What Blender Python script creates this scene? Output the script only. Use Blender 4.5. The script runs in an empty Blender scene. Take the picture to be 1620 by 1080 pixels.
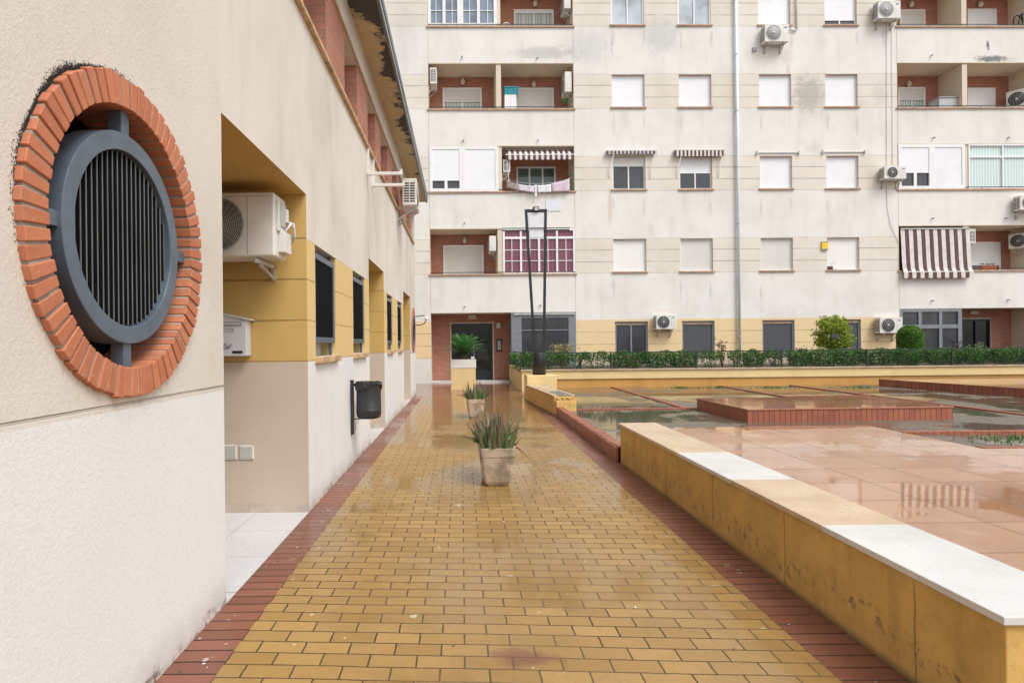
import bpy, math, random
from mathutils import Vector, Matrix
random.seed(7)
R = math.radians
PI = math.pi
scene = bpy.context.scene
col = scene.collection

# ------------------------------------------------------------------ geometry of the place
F = 965.0; H = 1.45; VX, VY = 730.0, 544.0; RHO = R(0.6)
TH = math.atan(0.02)                       # the block of flats is turned slightly
FY = 22.6
XL = -1.343                                # plane of the low building's wall
def unroll(px, py):
    a, b = px-VX, py-VY
    return a*math.cos(RHO)-b*math.sin(RHO), a*math.sin(RHO)+b*math.cos(RHO)
def wl(px, py, X=XL):                      # point on the low building's wall: (Y, Z)
    a, b = unroll(px, py)
    Y = X*F/a
    return Y, H-b*Y/F
def fp(px, py, d=0.0):                     # point on the block's facade (d = depth behind it): (u, z)
    a, b = unroll(px, py)
    ct, st = math.cos(TH), math.sin(TH)
    # world = (0,FY)+u*(ct,st)+d*(-st,ct);  X/Y = a/F
    k = a/F
    # u*ct - d*st = k*(FY + u*st + d*ct)
    u = (k*(FY+d*ct)+d*st)/(ct-k*st)
    Y = FY+u*st+d*ct
    return u, H-b*Y/F
def fworld(u, z, d=0.0):
    ct, st = math.cos(TH), math.sin(TH)
    return Vector((u*ct-d*st, FY+u*st+d*ct, z))

# ------------------------------------------------------------------ mesh builder
class MB:
    def __init__(s): s.v=[]; s.f=[]; s.mi=[]; s.M=Matrix.Identity(4); s.sm=[]
    def add(s, vs, fs, mi=0, smooth=False):
        o=len(s.v)
        for p in vs: s.v.append(tuple(s.M @ Vector(p)))
        for f in fs: s.f.append([i+o for i in f]); s.mi.append(mi); s.sm.append(smooth)
        return s
    def box(s, x0,x1,y0,y1,z0,z1, mi=0):
        return s.add([(x0,y0,z0),(x1,y0,z0),(x1,y1,z0),(x0,y1,z0),(x0,y0,z1),(x1,y0,z1),(x1,y1,z1),(x0,y1,z1)],
            [(0,3,2,1),(4,5,6,7),(0,1,5,4),(1,2,6,5),(2,3,7,6),(3,0,4,7)], mi)
    def prism(s, poly, z0, z1, mi=0):      # poly ccw in xy
        n=len(poly)
        return s.add([(x,y,z0) for x,y in poly]+[(x,y,z1) for x,y in poly],
            [tuple(range(n-1,-1,-1)), tuple(range(n,2*n))]+[(i,(i+1)%n,n+(i+1)%n,n+i) for i in range(n)], mi)
    def quad(s, a,b,c,d, mi=0): return s.add([a,b,c,d],[(0,1,2,3)],mi)
    def ring(s, c, ax, r0, r1, t, n=48, mi=0):   # flat washer, axis ax ('x','y','z'), from c to c+t along the axis
        vs=[]
        for k in range(n):
            a=2*PI*k/n; ca,sa=math.cos(a),math.sin(a)
            for r in (r0,r1):
                for q in (0,t):
                    p={'x':(q,r*ca,r*sa),'y':(r*ca,q,r*sa),'z':(r*ca,r*sa,q)}[ax]
                    vs.append((c[0]+p[0],c[1]+p[1],c[2]+p[2]))
        fs=[]
        for k in range(n):
            a=4*k; b=4*((k+1)%n)
            fs += [(a,b,b+2,a+2),(a+1,a+3,b+3,b+1),(a,a+1,b+1,b),(a+2,b+2,b+3,a+3)]
        return s.add(vs,fs,mi)
    def lathe(s, c, prof, n=24, mi=0, ax='z'):
        vs=[];fs=[]
        for r,z in prof:
            for k in range(n):
                a=2*PI*k/n
                if ax=='z': vs.append((c[0]+r*math.cos(a),c[1]+r*math.sin(a),c[2]+z))
                elif ax=='y': vs.append((c[0]+r*math.cos(a),c[1]+z,c[2]+r*math.sin(a)))
                else: vs.append((c[0]+z,c[1]+r*math.cos(a),c[2]+r*math.sin(a)))
        m=len(prof)
        for i in range(m-1):
            for k in range(n):
                k2=(k+1)%n
                fs.append((i*n+k,i*n+k2,(i+1)*n+k2,(i+1)*n+k))
        fs.append(tuple(range(n-1,-1,-1))); fs.append(tuple(range((m-1)*n,m*n)))
        return s.add(vs,fs,mi,True)
    def tube(s, pts, r, n=6, mi=0, r2=None):
        pts=[Vector(p) for p in pts]; vs=[];fs=[]; m=len(pts)
        for i,p in enumerate(pts):
            t=(pts[min(i+1,m-1)]-pts[max(i-1,0)]).normalized()
            up=Vector((0,0,1)) if abs(t.z)<.9 else Vector((1,0,0))
            a=t.cross(up).normalized(); b=a.cross(t)
            rr=r if r2 is None else r+(r2-r)*i/(m-1)
            for k in range(n):
                q=2*PI*k/n
                vs.append(tuple(p+a*rr*math.cos(q)+b*rr*math.sin(q)))
        for i in range(m-1):
            for k in range(n):
                k2=(k+1)%n; fs.append((i*n+k,i*n+k2,(i+1)*n+k2,(i+1)*n+k))
        fs.append(tuple(range(n-1,-1,-1))); fs.append(tuple(range((m-1)*n,m*n)))
        return s.add(vs,fs,mi,True)
    def bar(s, a, b, w, h, mi=0):          # rectangular bar between two points
        a=Vector(a); b=Vector(b); t=(b-a).normalized()
        up=Vector((0,0,1)) if abs(t.z)<.95 else Vector((0,1,0))
        x=t.cross(up).normalized()*w/2; y=x.cross(t).normalized()*h/2
        vs=[tuple(p+q) for p in (a,b) for q in (-x-y,x-y,x+y,-x+y)]
        return s.add(vs,[(0,1,2,3),(7,6,5,4),(0,4,5,1),(1,5,6,2),(2,6,7,3),(3,7,4,0)],mi)
    def build(s, name, mats, parent=None, bevel=0, seg=2, loc=None):
        me=bpy.data.meshes.new(name); me.from_pydata(s.v,[],s.f)
        if not isinstance(mats,(list,tuple)): mats=[mats]
        for m in mats: me.materials.append(m)
        me.polygons.foreach_set('material_index', s.mi)
        me.polygons.foreach_set('use_smooth', s.sm)
        me.update()
        o=bpy.data.objects.new(name, me); col.objects.link(o)
        if loc is not None: o.location=loc
        if parent: o.parent=parent
        if bevel:
            b=o.modifiers.new('bevel','BEVEL'); b.width=bevel; b.segments=seg; b.limit_method='ANGLE'; b.angle_limit=R(40)
        return o
def tag(o, label, cat, group=None):
    o['label']=label; o['category']=cat
    if group: o['group']=group
    return o
def structure(o): o['kind']='structure'; return o
def thing(name, label, cat, loc=(0,0,0), rz=0.0, group=None):
    o=bpy.data.objects.new(name,None); col.objects.link(o); o.location=loc; o.rotation_euler=(0,0,rz); o.empty_display_size=.1
    return tag(o,label,cat,group)
def fthing(name,label,cat,u,z,d=0.0,group=None,rz=0.0): return thing(name,label,cat,fworld(u,z,d),TH+rz,group)

# ------------------------------------------------------------------ materials
def lin(c):
    return tuple(((x/255)/12.92 if x/255<=.04045 else ((x/255+.055)/1.055)**2.4) for x in c)
class N:
    def __init__(s, name):
        s.m=bpy.data.materials.new(name); s.m.use_nodes=True; s.t=s.m.node_tree; s.t.nodes.clear()
        s.out=s.t.nodes.new('ShaderNodeOutputMaterial'); s.b=s.t.nodes.new('ShaderNodeBsdfPrincipled')
        s.t.links.new(s.b.outputs[0], s.out.inputs[0]); s._oc=None
    def n(s,ty,**kw):
        x=s.t.nodes.new(ty)
        for k,v in kw.items(): setattr(x,k,v)
        return x
    def L(s,a,b): s.t.links.new(a,b)
    def set(s,sock,v):
        if hasattr(v,'is_output') or isinstance(v,bpy.types.NodeSocket): s.L(v,sock)
        else:
            if isinstance(v,tuple) and len(v)==3 and sock.type=='RGBA': v=(*v,1)
            sock.default_value=v
    def oc(s):
        if not s._oc: s._oc=s.n('ShaderNodeTexCoord').outputs['Object']
        return s._oc
    def math(s,op,a,b=0.0,c=None,clamp=False):
        x=s.n('ShaderNodeMath',operation=op,use_clamp=clamp); s.set(x.inputs[0],a); s.set(x.inputs[1],b)
        if c is not None: s.set(x.inputs[2],c)
        return x.outputs[0]
    def mix(s,f,a,b,mode='MIX'):
        x=s.n('ShaderNodeMix',data_type='RGBA',blend_type=mode); s.set(x.inputs[0],f); s.set(x.inputs[6],a); s.set(x.inputs[7],b); return x.outputs[2]
    def ramp(s,f,lo,hi,a=0.0,b=1.0):
        x=s.n('ShaderNodeMapRange'); x.interpolation_type='SMOOTHSTEP'
        s.set(x.inputs[0],f)
        for i,v in zip((1,2,3,4),(lo,hi,a,b)): s.set(x.inputs[i],v)
        return x.outputs[0]
    def scalev(s,v,sc):
        x=s.n('ShaderNodeMapping'); s.L(v,x.inputs[0]); x.inputs['Scale'].default_value=sc; return x.outputs[0]
    def noise(s,scale,detail=3,rough=.55,vec=None,sc=None,off=None):
        v=vec or s.oc()
        if sc or off:
            m=s.n('ShaderNodeMapping'); s.L(v,m.inputs[0])
            if sc: m.inputs['Scale'].default_value=sc
            if off: m.inputs['Location'].default_value=off
            v=m.outputs[0]
        x=s.n('ShaderNodeTexNoise'); s.L(v,x.inputs['Vector']); x.inputs['Scale'].default_value=scale
        x.inputs['Detail'].default_value=detail; x.inputs['Roughness'].default_value=rough
        return x.outputs[0]
    def sep(s,v=None):
        x=s.n('ShaderNodeSeparateXYZ'); s.L(v or s.oc(),x.inputs[0]); return x.outputs
    def comb(s,a,b,c=0.0):
        x=s.n('ShaderNodeCombineXYZ')
        for i,v in enumerate((a,b,c)): s.set(x.inputs[i],v)
        return x.outputs[0]
    def bump(s,h,strength=.3,dist=.01,prev=None):
        x=s.n('ShaderNodeBump'); x.inputs['Strength'].default_value=strength; x.inputs['Distance'].default_value=dist
        s.L(h,x.inputs['Height'])
        if prev: s.L(prev,x.inputs['Normal'])
        return x.outputs[0]
    def fin(s,color=None,rough=None,normal=None,metal=None,spec=None,ior=None):
        b=s.b
        if color is not None: s.set(b.inputs['Base Color'],color)
        if rough is not None: s.set(b.inputs['Roughness'],rough)
        if normal is not None: s.L(normal,b.inputs['Normal'])
        if metal is not None: s.set(b.inputs['Metallic'],metal)
        if spec is not None: s.set(b.inputs['Specular IOR Level'],spec)
        if ior is not None: s.set(b.inputs['IOR'],ior)
        return s.m
def plain(name,c,rough=.5,metal=0.0,var=.12,vscale=6,bump=0,spec=.5):
    m=N(name); nz=m.noise(vscale,4); c2=tuple(x*(1-var*2) for x in c)
    cc=m.mix(m.ramp(nz,.35,.7),c,c2)
    nrm=m.bump(m.noise(60,3),bump,.004) if bump else None
    return m.fin(cc,rough,nrm,metal,spec)
def stucco(name,c,dirt=.18,grain=110,gb=.35,streak=.2,tint=(.80,.74,.66),rough=.88,grooves=None,spots=None,mottle=.22,speck=.09,foot=0,low=None):
    m=N(name); o=m.sep()
    big=m.ramp(m.noise(.55,5,.62),.38,.72)
    med=m.ramp(m.noise(2.3,4,.6,off=(3,7,1)),.4,.75)
    st=m.ramp(m.noise(1.6,4,.6,sc=(1.5,1.5,.22),off=(1,5,2)),.47,.80)
    k=m.math('ADD',m.math('MULTIPLY',big,dirt),m.math('MULTIPLY',st,streak))
    k=m.math('ADD',k,m.math('MULTIPLY',med,mottle*.5),clamp=True)
    cc=m.mix(k,c,tuple(c[i]*tint[i]*.82 for i in range(3)))
    if low:
        zz=m.math('ADD',o[2],m.math('MULTIPLY',m.math('SUBTRACT',m.noise(14,4,.6),.5),.016))
        cl=m.mix(m.math('MULTIPLY',k,.6),low[1],tuple(x*.82 for x in low[1]))
        cc=m.mix(m.ramp(zz,low[0]-.001,low[0]+.001,1,0),cc,cl)
    if foot:
        zz=m.math('ADD',o[2],m.math('MULTIPLY',m.math('SUBTRACT',m.noise(5,5,.7,off=(6,6,6)),.5),.30))
        cc=m.mix(m.ramp(zz,-.06,.22,foot,0),cc,(.36,.29,.23))
        cc=m.mix(m.math('MULTIPLY',m.ramp(zz,-.02,.06,1,0),m.ramp(m.noise(22,4,.7),.45,.6)),cc,(.17,.13,.10))
        mk=m.math('MULTIPLY',m.ramp(m.noise(2.0,5,.75,sc=(1,1,.6),off=(2,8,3)),.66,.70),m.ramp(m.noise(30,3),.45,.6))
        cc=m.mix(m.math('MULTIPLY',mk,.45),cc,(.45,.40,.36))
    fine=m.noise(grain,4,.7)
    cc=m.mix(m.ramp(fine,.3,.7,.0,speck),cc,(.16,.13,.10))
    h=fine
    if grooves:                       # list of heights, half width
        gk=None
        for z in grooves[0]:
            dz=m.math('ABSOLUTE',m.math('SUBTRACT',o[2],z))
            g=m.ramp(dz,grooves[1]*.5,grooves[1],1,0)
            gk=g if gk is None else m.math('MAXIMUM',gk,g)
        gn=m.ramp(m.noise(1.1,3,.6,off=(9,2,4)),.3,.65,.25,.8)
        cc=m.mix(m.math('MULTIPLY',gk,gn),cc,tuple(x*.42 for x in c))
        h=m.math('SUBTRACT',h,m.math('MULTIPLY',gk,3.0))
    if spots:
        dn=m.noise(3.5,5,.7,off=(4,4,4)); dn2=m.noise(14,4,.7)
        for (u,z,ru,rz,s_,sc_) in spots:
            a=m.math('DIVIDE',m.math('SUBTRACT',o[0],u),ru); b=m.math('DIVIDE',m.math('SUBTRACT',o[2],z),rz)
            d=m.math('SQRT',m.math('ADD',m.math('MULTIPLY',a,a),m.math('MULTIPLY',b,b)))
            d=m.math('ADD',d,m.math('MULTIPLY',m.math('SUBTRACT',dn,.5),1.6))
            d=m.math('ADD',d,m.math('MULTIPLY',m.math('SUBTRACT',dn2,.5),1.3))
            cc=m.mix(m.math('MULTIPLY',m.ramp(d,.35,1.05,1,0),s_),cc,sc_)
    return m.fin(cc,rough,m.bump(h,gb,.006),spec=.3)
def bricks(name,c1,c2,mortar,bw=.24,bh=.065,ms=.006,rough=.75,bump=.5):
    m=N(name); o=m.sep(); v=m.comb(m.math('ADD',o[0],o[1]),o[2])
    b=m.n('ShaderNodeTexBrick'); m.L(v,b.inputs['Vector'])
    for k,x in (('Scale',1),('Brick Width',bw),('Row Height',bh),('Mortar Size',ms),('Mortar Smooth',.1)): b.inputs[k].default_value=x
    b.inputs['Color1'].default_value=(*c1,1); b.inputs['Color2'].default_value=(*c2,1); b.inputs['Mortar'].default_value=(*mortar,1)
    cc=m.mix(m.ramp(m.noise(9,4),.35,.75,0,.3),b.outputs[0],tuple(x*.55 for x in c1))
    h=m.math('SUBTRACT',m.math('MULTIPLY',m.noise(80,3),.3),b.outputs['Fac'])
    return m.fin(cc,rough,m.bump(h,bump,.006),spec=.3)
def foliage(name,cs,rough=.5):
    m=N(name); g=m.n('ShaderNodeNewGeometry')
    r=m.n('ShaderNodeValToRGB'); m.L(g.outputs['Random Per Island'],r.inputs[0])
    e=r.color_ramp.elements; e[0].color=(*cs[0],1); e[-1].color=(*cs[-1],1)
    for i,c in enumerate(cs[1:-1]):
        x=e.new((i+1)/(len(cs)-1)); x.color=(*c,1)
    m.fin(r.outputs[0],rough,spec=.4)
    m.b.inputs['Transmission Weight'].default_value=0
    tr=m.n('ShaderNodeBsdfTranslucent'); m.L(r.outputs[0],tr.inputs[0]); ms=m.n('ShaderNodeMixShader'); ms.inputs[0].default_value=.3
    m.L(m.b.outputs[0],ms.inputs[1]); m.L(tr.outputs[0],ms.inputs[2]); m.L(ms.outputs[0],m.out.inputs[0])
    return m.m

ROWS=[4.02,7.08,10.14,13.20,16.26]      # sills of each storey
grv=[]
for r in ROWS: grv += [r,r+.43,r+.87,r+1.30]
GREY=(.42,.41,.38)
spots=[]
def sp(px,py,w,h,s_,c): 
    u,z=fp(px,py); spots.append((u,z,w*.0235/2,h*.0235/2,s_,c))
sp(1045,58,76,74,.62,(.50,.50,.50)); sp(1280,150,60,76,.80,(.42,.41,.35)); sp(930,75,90,60,.45,(.5,.5,.5)); sp(1400,60,12,50,.4,(.42,.41,.40))
sp(862,84,130,26,.6,(.42,.42,.40)); sp(1570,94,70,14,.85,(.13,.13,.12)); sp(1563,72,6,20,.9,(.1,.1,.1)); sp(1390,150,26,40,.35,(.5,.48,.42))
sp(965,325,9,70,.45,(.50,.38,.28)); sp(1030,365,14,30,.3,(.5,.42,.36)); sp(1290,235,40,22,.3,(.5,.47,.42)); sp(1243,90,30,30,.35,(.55,.46,.40)); sp(1247,115,8,36,.45,(.52,.46,.42))
sp(968,68,6,46,.5,(.4,.4,.4)); sp(1126,58,5,30,.5,(.42,.4,.38)); sp(640,60,60,130,.35,(.52,.52,.50)); sp(1050,492,40,14,.35,(.62,.50,.40)); sp(1400,490,50,16,.35,(.55,.50,.42))
M={}
for (px,w_) in ((971,6),(1019,6),(1077,5),(1124,7),(1204,6),(1251,7),(1309,6),(1356,7)):
    for py in (54,186,318,448):
        if random.random()<.6: sp(px,py+random.uniform(4,14),w_,random.uniform(24,52),random.uniform(.25,.5),random.choice([(.47,.44,.40),(.50,.42,.34),(.44,.44,.43)]))
M['f_white']=stucco('facade_offwhite',(.79,.775,.735),dirt=.34,grain=60,gb=.12,streak=.38,tint=(.86,.84,.80),spots=spots)
M['f_beige']=stucco('facade_beige',(.745,.70,.62),dirt=.30,grain=60,gb=.12,streak=.14,tint=(.84,.77,.68),grooves=(grv,.022),spots=spots)
M['f_yellow']=stucco('facade_yellow',(.79,.61,.36),dirt=.18,grain=60,gb=.12,streak=.10,tint=(.88,.80,.70),grooves=([.92,1.38,1.84],.018))
M['f_base']=stucco('facade_base_white',(.74,.73,.70),dirt=.18,grain=60,gb=.12)
M['soffit']=stucco('balcony_cream',(.70,.62,.50),dirt=.2,grain=60,gb=.1,streak=.1)
M['brick']=bricks('red_brick',(.50,.225,.160),(.42,.175,.122),(.30,.19,.145),bw=.25,bh=.085,ms=.007)
M['l_base']=stucco('rough_white_render',(.76,.755,.74),dirt=.18,grain=95,gb=.6,streak=.14,tint=(.93,.90,.86),rough=.9,speck=.045,foot=.5)
M['l_near']=stucco('near_wall_render',(.71,.665,.60),dirt=.42,grain=80,gb=.6,streak=.25,tint=(.86,.78,.68),grooves=([1.226],.008),foot=.5,low=(1.205,(.77,.765,.75)))
M['l_beige']=stucco('rough_beige_render',(.73,.69,.625),dirt=.42,grain=70,gb=.6,streak=.45,tint=(.84,.78,.70),grooves=([1.222],.010))
M['l_yellow']=stucco('ochre_render',(.60,.405,.135),dirt=.16,grain=90,gb=.35,streak=.12,tint=(.9,.8,.65),grooves=([1.31,1.668,2.026,2.384],.011))
M['l_yside']=stucco('light_ochre_render',(.72,.53,.24),dirt=.16,grain=90,gb=.35,streak=.12,tint=(.9,.8,.65),grooves=([1.31,1.668,2.026,2.384],.010))
M['l_tan']=stucco('tan_render',(.60,.50,.40),dirt=.2,grain=90,gb=.4,streak=.15)
M['stone_sill']=plain('sandstone_sill',(.60,.40,.22),.7,var=.2,vscale=8,bump=.3)
M['terr']=plain('terracotta_sill',(.50,.34,.23),.7,var=.15)
M['frame_w']=plain('white_frame',(.80,.80,.81),.4,var=.04)
M['frame_g']=plain('grey_frame',(.21,.225,.25),.42,.0,var=.08)
M['dark']=plain('dark_void',(.012,.013,.015),.5)
M['steel']=plain('blue_grey_steel',(.115,.15,.195),.38,.15,var=.1,vscale=9)
M['black_metal']=plain('black_metal',(.028,.03,.034),.38,.3,var=.1)
M['bin']=plain('bin_grey',(.034,.037,.04),.42,.2,var=.12)
M['bag']=plain('bin_bag',(.015,.015,.017),.22)
M['ac']=plain('ac_white',(.74,.72,.67),.42,var=.07,vscale=4)
M['ac2']=plain('ac_grey_plastic',(.45,.46,.47),.5,var=.05)
M['wire']=plain('wire_grey',(.50,.50,.48),.4,var=.05)
M['grille_dark']=plain('grille_dark',(.045,.048,.05),.5)
M['galv']=plain('galvanised',(.50,.49,.46),.5,.2,var=.1)
M['white_tile']=None
def shutter(name,c):
    m=N(name); o=m.sep(); f=m.math('FRACT',m.math('DIVIDE',o[2],.068))
    g=m.ramp(f,.0,.16,1,0); cc=m.mix(m.math('MULTIPLY',g,.42),c,tuple(x*.5 for x in c))
    cc=m.mix(m.ramp(m.noise(1.2,4,off=(2,2,2)),.45,.75,0,.25),cc,tuple(x*.72 for x in c))
    return m.fin(cc,.45,m.bump(m.math('SUBTRACT',1.0,g),.35,.006))
M['sh_white']=shutter('white_shutter',(.80,.815,.85)); M['sh_cream']=shutter('cream_shutter',(.66,.645,.615)); M['sh_pale']=shutter('pale_shutter',(.80,.79,.77))
def glass(name,c,rough=.06):
    m=N(name); return m.fin(m.mix(m.ramp(m.noise(1.3,3),.35,.7),c,tuple(x*.6 for x in c)),rough,spec=.6)
M['g_dark']=glass('dark_glass',(.055,.06,.068)); M['g_blue']=glass('blue_glass',(.22,.28,.36)); M['g_green']=glass('green_glass',(.10,.16,.15)); M['g_light']=glass('light_glass',(.50,.56,.62)); M['g_room']=glass('room_glass',(.02,.022,.025))
def curtain(name,c,d,per=.11):
    m=N(name); o=m.sep(); w=m.math('SINE',m.math('ADD',m.math('MULTIPLY',o[0],2*PI/per),m.math('MULTIPLY',m.noise(2.0,2,.5,sc=(1,1,.08)),9)))
    return m.fin(m.mix(m.ramp(w,-1,1),c,d),.35,spec=.6)
M['c_teal']=curtain('teal_curtain',(.66,.76,.74),(.46,.60,.58)); M['c_purple']=curtain('plum_curtain',(.24,.07,.10),(.13,.04,.07)); M['c_white']=curtain('net_curtain',(.55,.58,.55),(.3,.35,.33))
def mesh_screen(name,c):
    m=N(name); o=m.sep(); f=m.math('FRACT',m.math('DIVIDE',m.math('ADD',o[0],o[1]),.05)); g=m.ramp(f,.1,.3,1,0)
    return m.fin(m.mix(g,c,tuple(x*1.9 for x in c)),.5,m.bump(g,.5,.005))
M['screen']=mesh_screen('louvre_screen',(.055,.06,.066))
M['blade']=plain('louvre_blade',(.006,.007,.008),.55,.0,spec=.2)
M['blade_lit_edge']=plain('louvre_blade_lit_edge',(.22,.23,.23),.4,.2)  # pale strips paint the light caught on the fronts of the dark fins
M['brown_stripe']=plain('brown_stripe_cloth',(.115,.060,.062),.85,var=.12)
M['cream_stripe']=plain('cream_stripe_cloth',(.68,.64,.60),.85,var=.08)
M['lilac']=plain('lilac_cloth',(.66,.60,.68),.9,var=.06); M['pinkc']=plain('pink_cloth',(.66,.54,.63),.9,var=.06); M['taupe']=plain('taupe_cloth',(.36,.30,.28),.9,var=.15); M['whitec']=plain('white_cloth',(.76,.76,.78),.9,var=.06)
M['rail_pale']=plain('pale_rail',(.60,.60,.58),.5,var=.03); M['teal']=plain('teal_plastic',(.02,.30,.38),.5); M['greenp']=plain('green_plastic',(.06,.20,.06),.5); M['orangep']=plain('orange_planter',(.50,.12,.04),.6)
M['yellow_sign']=plain('yellow_plastic',(.85,.55,.03),.4,var=.02); M['blue_logo']=plain('logo_blue',(.10,.22,.45),.4,var=.0)
M['slate']=plain('mailbox_grey',(.66,.66,.68),.4,var=.03); M['mark']=plain('mark_grey',(.32,.32,.34),.5,var=0); M['lampw']=plain('lamp_glass',(.62,.58,.46),.3,var=.05); M['lampwhite']=plain('lamp_panel',(.70,.72,.76),.35,var=.03)
M['black']=plain('black_plastic',(.02,.02,.022),.4)
M['copperish']=plain('lantern_metal',(.42,.36,.28),.5)
# ground materials
def pavers(name,c1,c2,mortar,bw,rh,ms,off=.5,shear=0.0,shift=0.0,rough=(.09,.36),bumps=.45,stain=(.16,.075,.045),wet=.5,freq=2,light=(.62,.55,.42),mm=3.2,wet_reflection=None,wr=(.40,.60),spl=.735,wob=.008,dk=.0,blot=None):
    m=N(name); o=m.sep()
    j1=m.math('MULTIPLY',m.math('SUBTRACT',m.noise(26,3,.6),.5),wob); j2=m.math('MULTIPLY',m.math('SUBTRACT',m.noise(26,3,.6,off=(7,3,1)),.5),wob)
    j3=m.math('MULTIPLY',m.math('SUBTRACT',m.noise(1.1,2,.5,off=(4,3,1)),.5),wob*3)
    v=m.comb(m.math('ADD',m.math('ADD',o[0],shift),j1),m.math('ADD',m.math('ADD',o[1],m.math('MULTIPLY',o[0],shear)),m.math('ADD',j2,j3)))
    b=m.n('ShaderNodeTexBrick'); m.L(v,b.inputs['Vector']); b.offset=off; b.offset_frequency=freq
    jit=m.noise(2.5,2,.5)
    for k,x in (('Scale',1),('Brick Width',bw),('Row Height',rh),('Mortar Size',ms),('Mortar Smooth',.25)): b.inputs[k].default_value=x
    b.inputs['Color1'].default_value=(*c1,1); b.inputs['Color2'].default_value=(*c2,1)
    mort=m.mix(m.ramp(m.noise(1.7,3,off=(5,5,5)),.42,.6),mortar,tuple(min(1,x*mm) for x in mortar))
    b.inputs['Mortar'].default_value=(*[(c1[i]+c2[i])/2 for i in range(3)],1)
    cc=b.outputs[0]
    cc=m.mix(m.ramp(m.noise(1.1,5,.65),.45,.78,0,.35),cc,tuple(x*.55 for x in c1))
    cc=m.mix(m.ramp(m.noise(.9,4,.6,off=(8,1,0)),.45,.75,0,.28),cc,tuple(min(1,x*1.35+.05) for x in c2))
    cc=m.mix(m.ramp(m.noise(30,4,.7),.35,.8,0,.30),cc,tuple(x*.5 for x in c1))
    cc=m.mix(m.ramp(m.noise(2.1,5,.7,off=(2,9,0)),.62,.72,0,.5),cc,stain)
    cc=m.mix(m.ramp(m.noise(9,2,.5,off=(1,4,0)),spl,spl+.02,0,.8),cc,light)
    cc=m.mix(b.outputs['Fac'],cc,mort)
    w=m.ramp(m.noise(.7,4,.6,off=(6,3,0)),wr[0],wr[1])      # 1 dry .. 0 wet
    cc=m.mix(m.math('MULTIPLY',m.math('SUBTRACT',1.0,w),dk),cc,tuple(x*.55 for x in c1))
    if blot:
        d=m.math('SQRT',m.math('ADD',m.math('POWER',m.math('SUBTRACT',o[0],blot[0]),2.0),m.math('POWER',m.math('MULTIPLY',m.math('SUBTRACT',o[1],blot[1]),1.8),2.0)))
        d=m.math('ADD',d,m.math('MULTIPLY',m.math('SUBTRACT',m.noise(6,4,.6),.5),.3)); cc=m.mix(m.ramp(d,.06,.20,.7,0),cc,(.15,.06,.045))
    if wet_reflection: w=m.math('MULTIPLY',w,m.ramp(o[1],wet_reflection[0],wet_reflection[1],1,0)); cc=m.mix(m.ramp(o[1],wet_reflection[0],wet_reflection[1]+2,0,.55),cc,(.26,.13,.06))  # wetter far end; the brown also paints in the mirrored brick entrance
    rg=m.math('ADD',rough[0],m.math('MULTIPLY',w,rough[1]-rough[0]))
    rg=m.math('ADD',rg,m.math('MULTIPLY',b.outputs['Fac'],.4))
    h=m.math('SUBTRACT',m.math('MULTIPLY',m.noise(45,3),.25),b.outputs['Fac'])
    h2=m.noise(4.5,2)
    nrm=m.bump(h,bumps,.004); nrm=m.bump(h2,.05,.01,nrm)
    return m.fin(cc,rg,nrm,ior=1.42)
M['paver']=pavers('yellow_pavers',(.41,.255,.088),(.315,.185,.058),(.05,.032,.018),.22,.109,.0046,mm=1.9,spl=.725,dk=.45,wr=(.42,.56),blot=(.27,2.82),wet_reflection=(8.5,13.5),shear=math.tan(R(3.3)))
M['border']=pavers('red_border_bricks',(.29,.118,.075),(.20,.078,.050),(.022,.014,.012),2.0,.104,.0055,spl=.70,mm=2,dk=.4,off=0,shift=1.0,rough=(.16,.45),light=(.5,.45,.4))
M['forecourt']=pavers('brown_reflection_pavers',(.27,.14,.07),(.23,.11,.055),(.06,.04,.03),.3,.15,.004,rough=(.05,.14),bumps=.12)  # wet paving; its brown stands in for the reflected brick entrance
M['terrace']=pavers('pink_terrace_tiles',(.46,.265,.16),(.38,.21,.12),(.13,.08,.06),.62,.62,.006,mm=1.0,wr=(.47,.53),off=0,rough=(.02,.24),bumps=.07,stain=(.34,.17,.11),light=(.7,.6,.52))
M['plat']=pavers('platform_tiles',(.40,.17,.10),(.36,.14,.085),(.12,.07,.05),.33,.33,.004,mm=1.0,off=0,rough=(.03,.10),bumps=.05,stain=(.22,.10,.07))
M['white_tile']=pavers('white_porch_tiles',(.66,.66,.67),(.62,.62,.63),(.30,.29,.28),.6,.6,.004,mm=.8,off=0,rough=(.15,.3),bumps=.08,stain=(.5,.48,.46),light=(.7,.7,.7))
def soldier(name,c1,c2,sg='ADD'):          # bricks standing on edge
    m=N(name); o=m.sep(); v=m.comb(m.math(sg,o[0],o[1]),o[2],0.0)
    b=m.n('ShaderNodeTexBrick'); m.L(v,b.inputs['Vector']); b.offset=0
    for k,x in (('Scale',1),('Brick Width',.095),('Row Height',9.0),('Mortar Size',.006)): b.inputs[k].default_value=x
    b.inputs['Color1'].default_value=(*c1,1); b.inputs['Color2'].default_value=(*c2,1); b.inputs['Mortar'].default_value=(.07,.03,.02,1)
    cc=m.mix(m.ramp(m.noise(5,4),.4,.8,0,.45),b.outputs[0],tuple(x*.45 for x in c1))
    h=m.math('SUBTRACT',m.math('MULTIPLY',m.noise(60,3),.3),b.outputs['Fac'])
    return m.fin(cc,.42,m.bump(h,.4,.006))
M['soldier']=soldier('edge_bricks',(.38,.125,.07),(.29,.085,.048)); M['soldier2']=soldier('edge_bricks_angled',(.38,.125,.07),(.29,.085,.048),'SUBTRACT')
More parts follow.
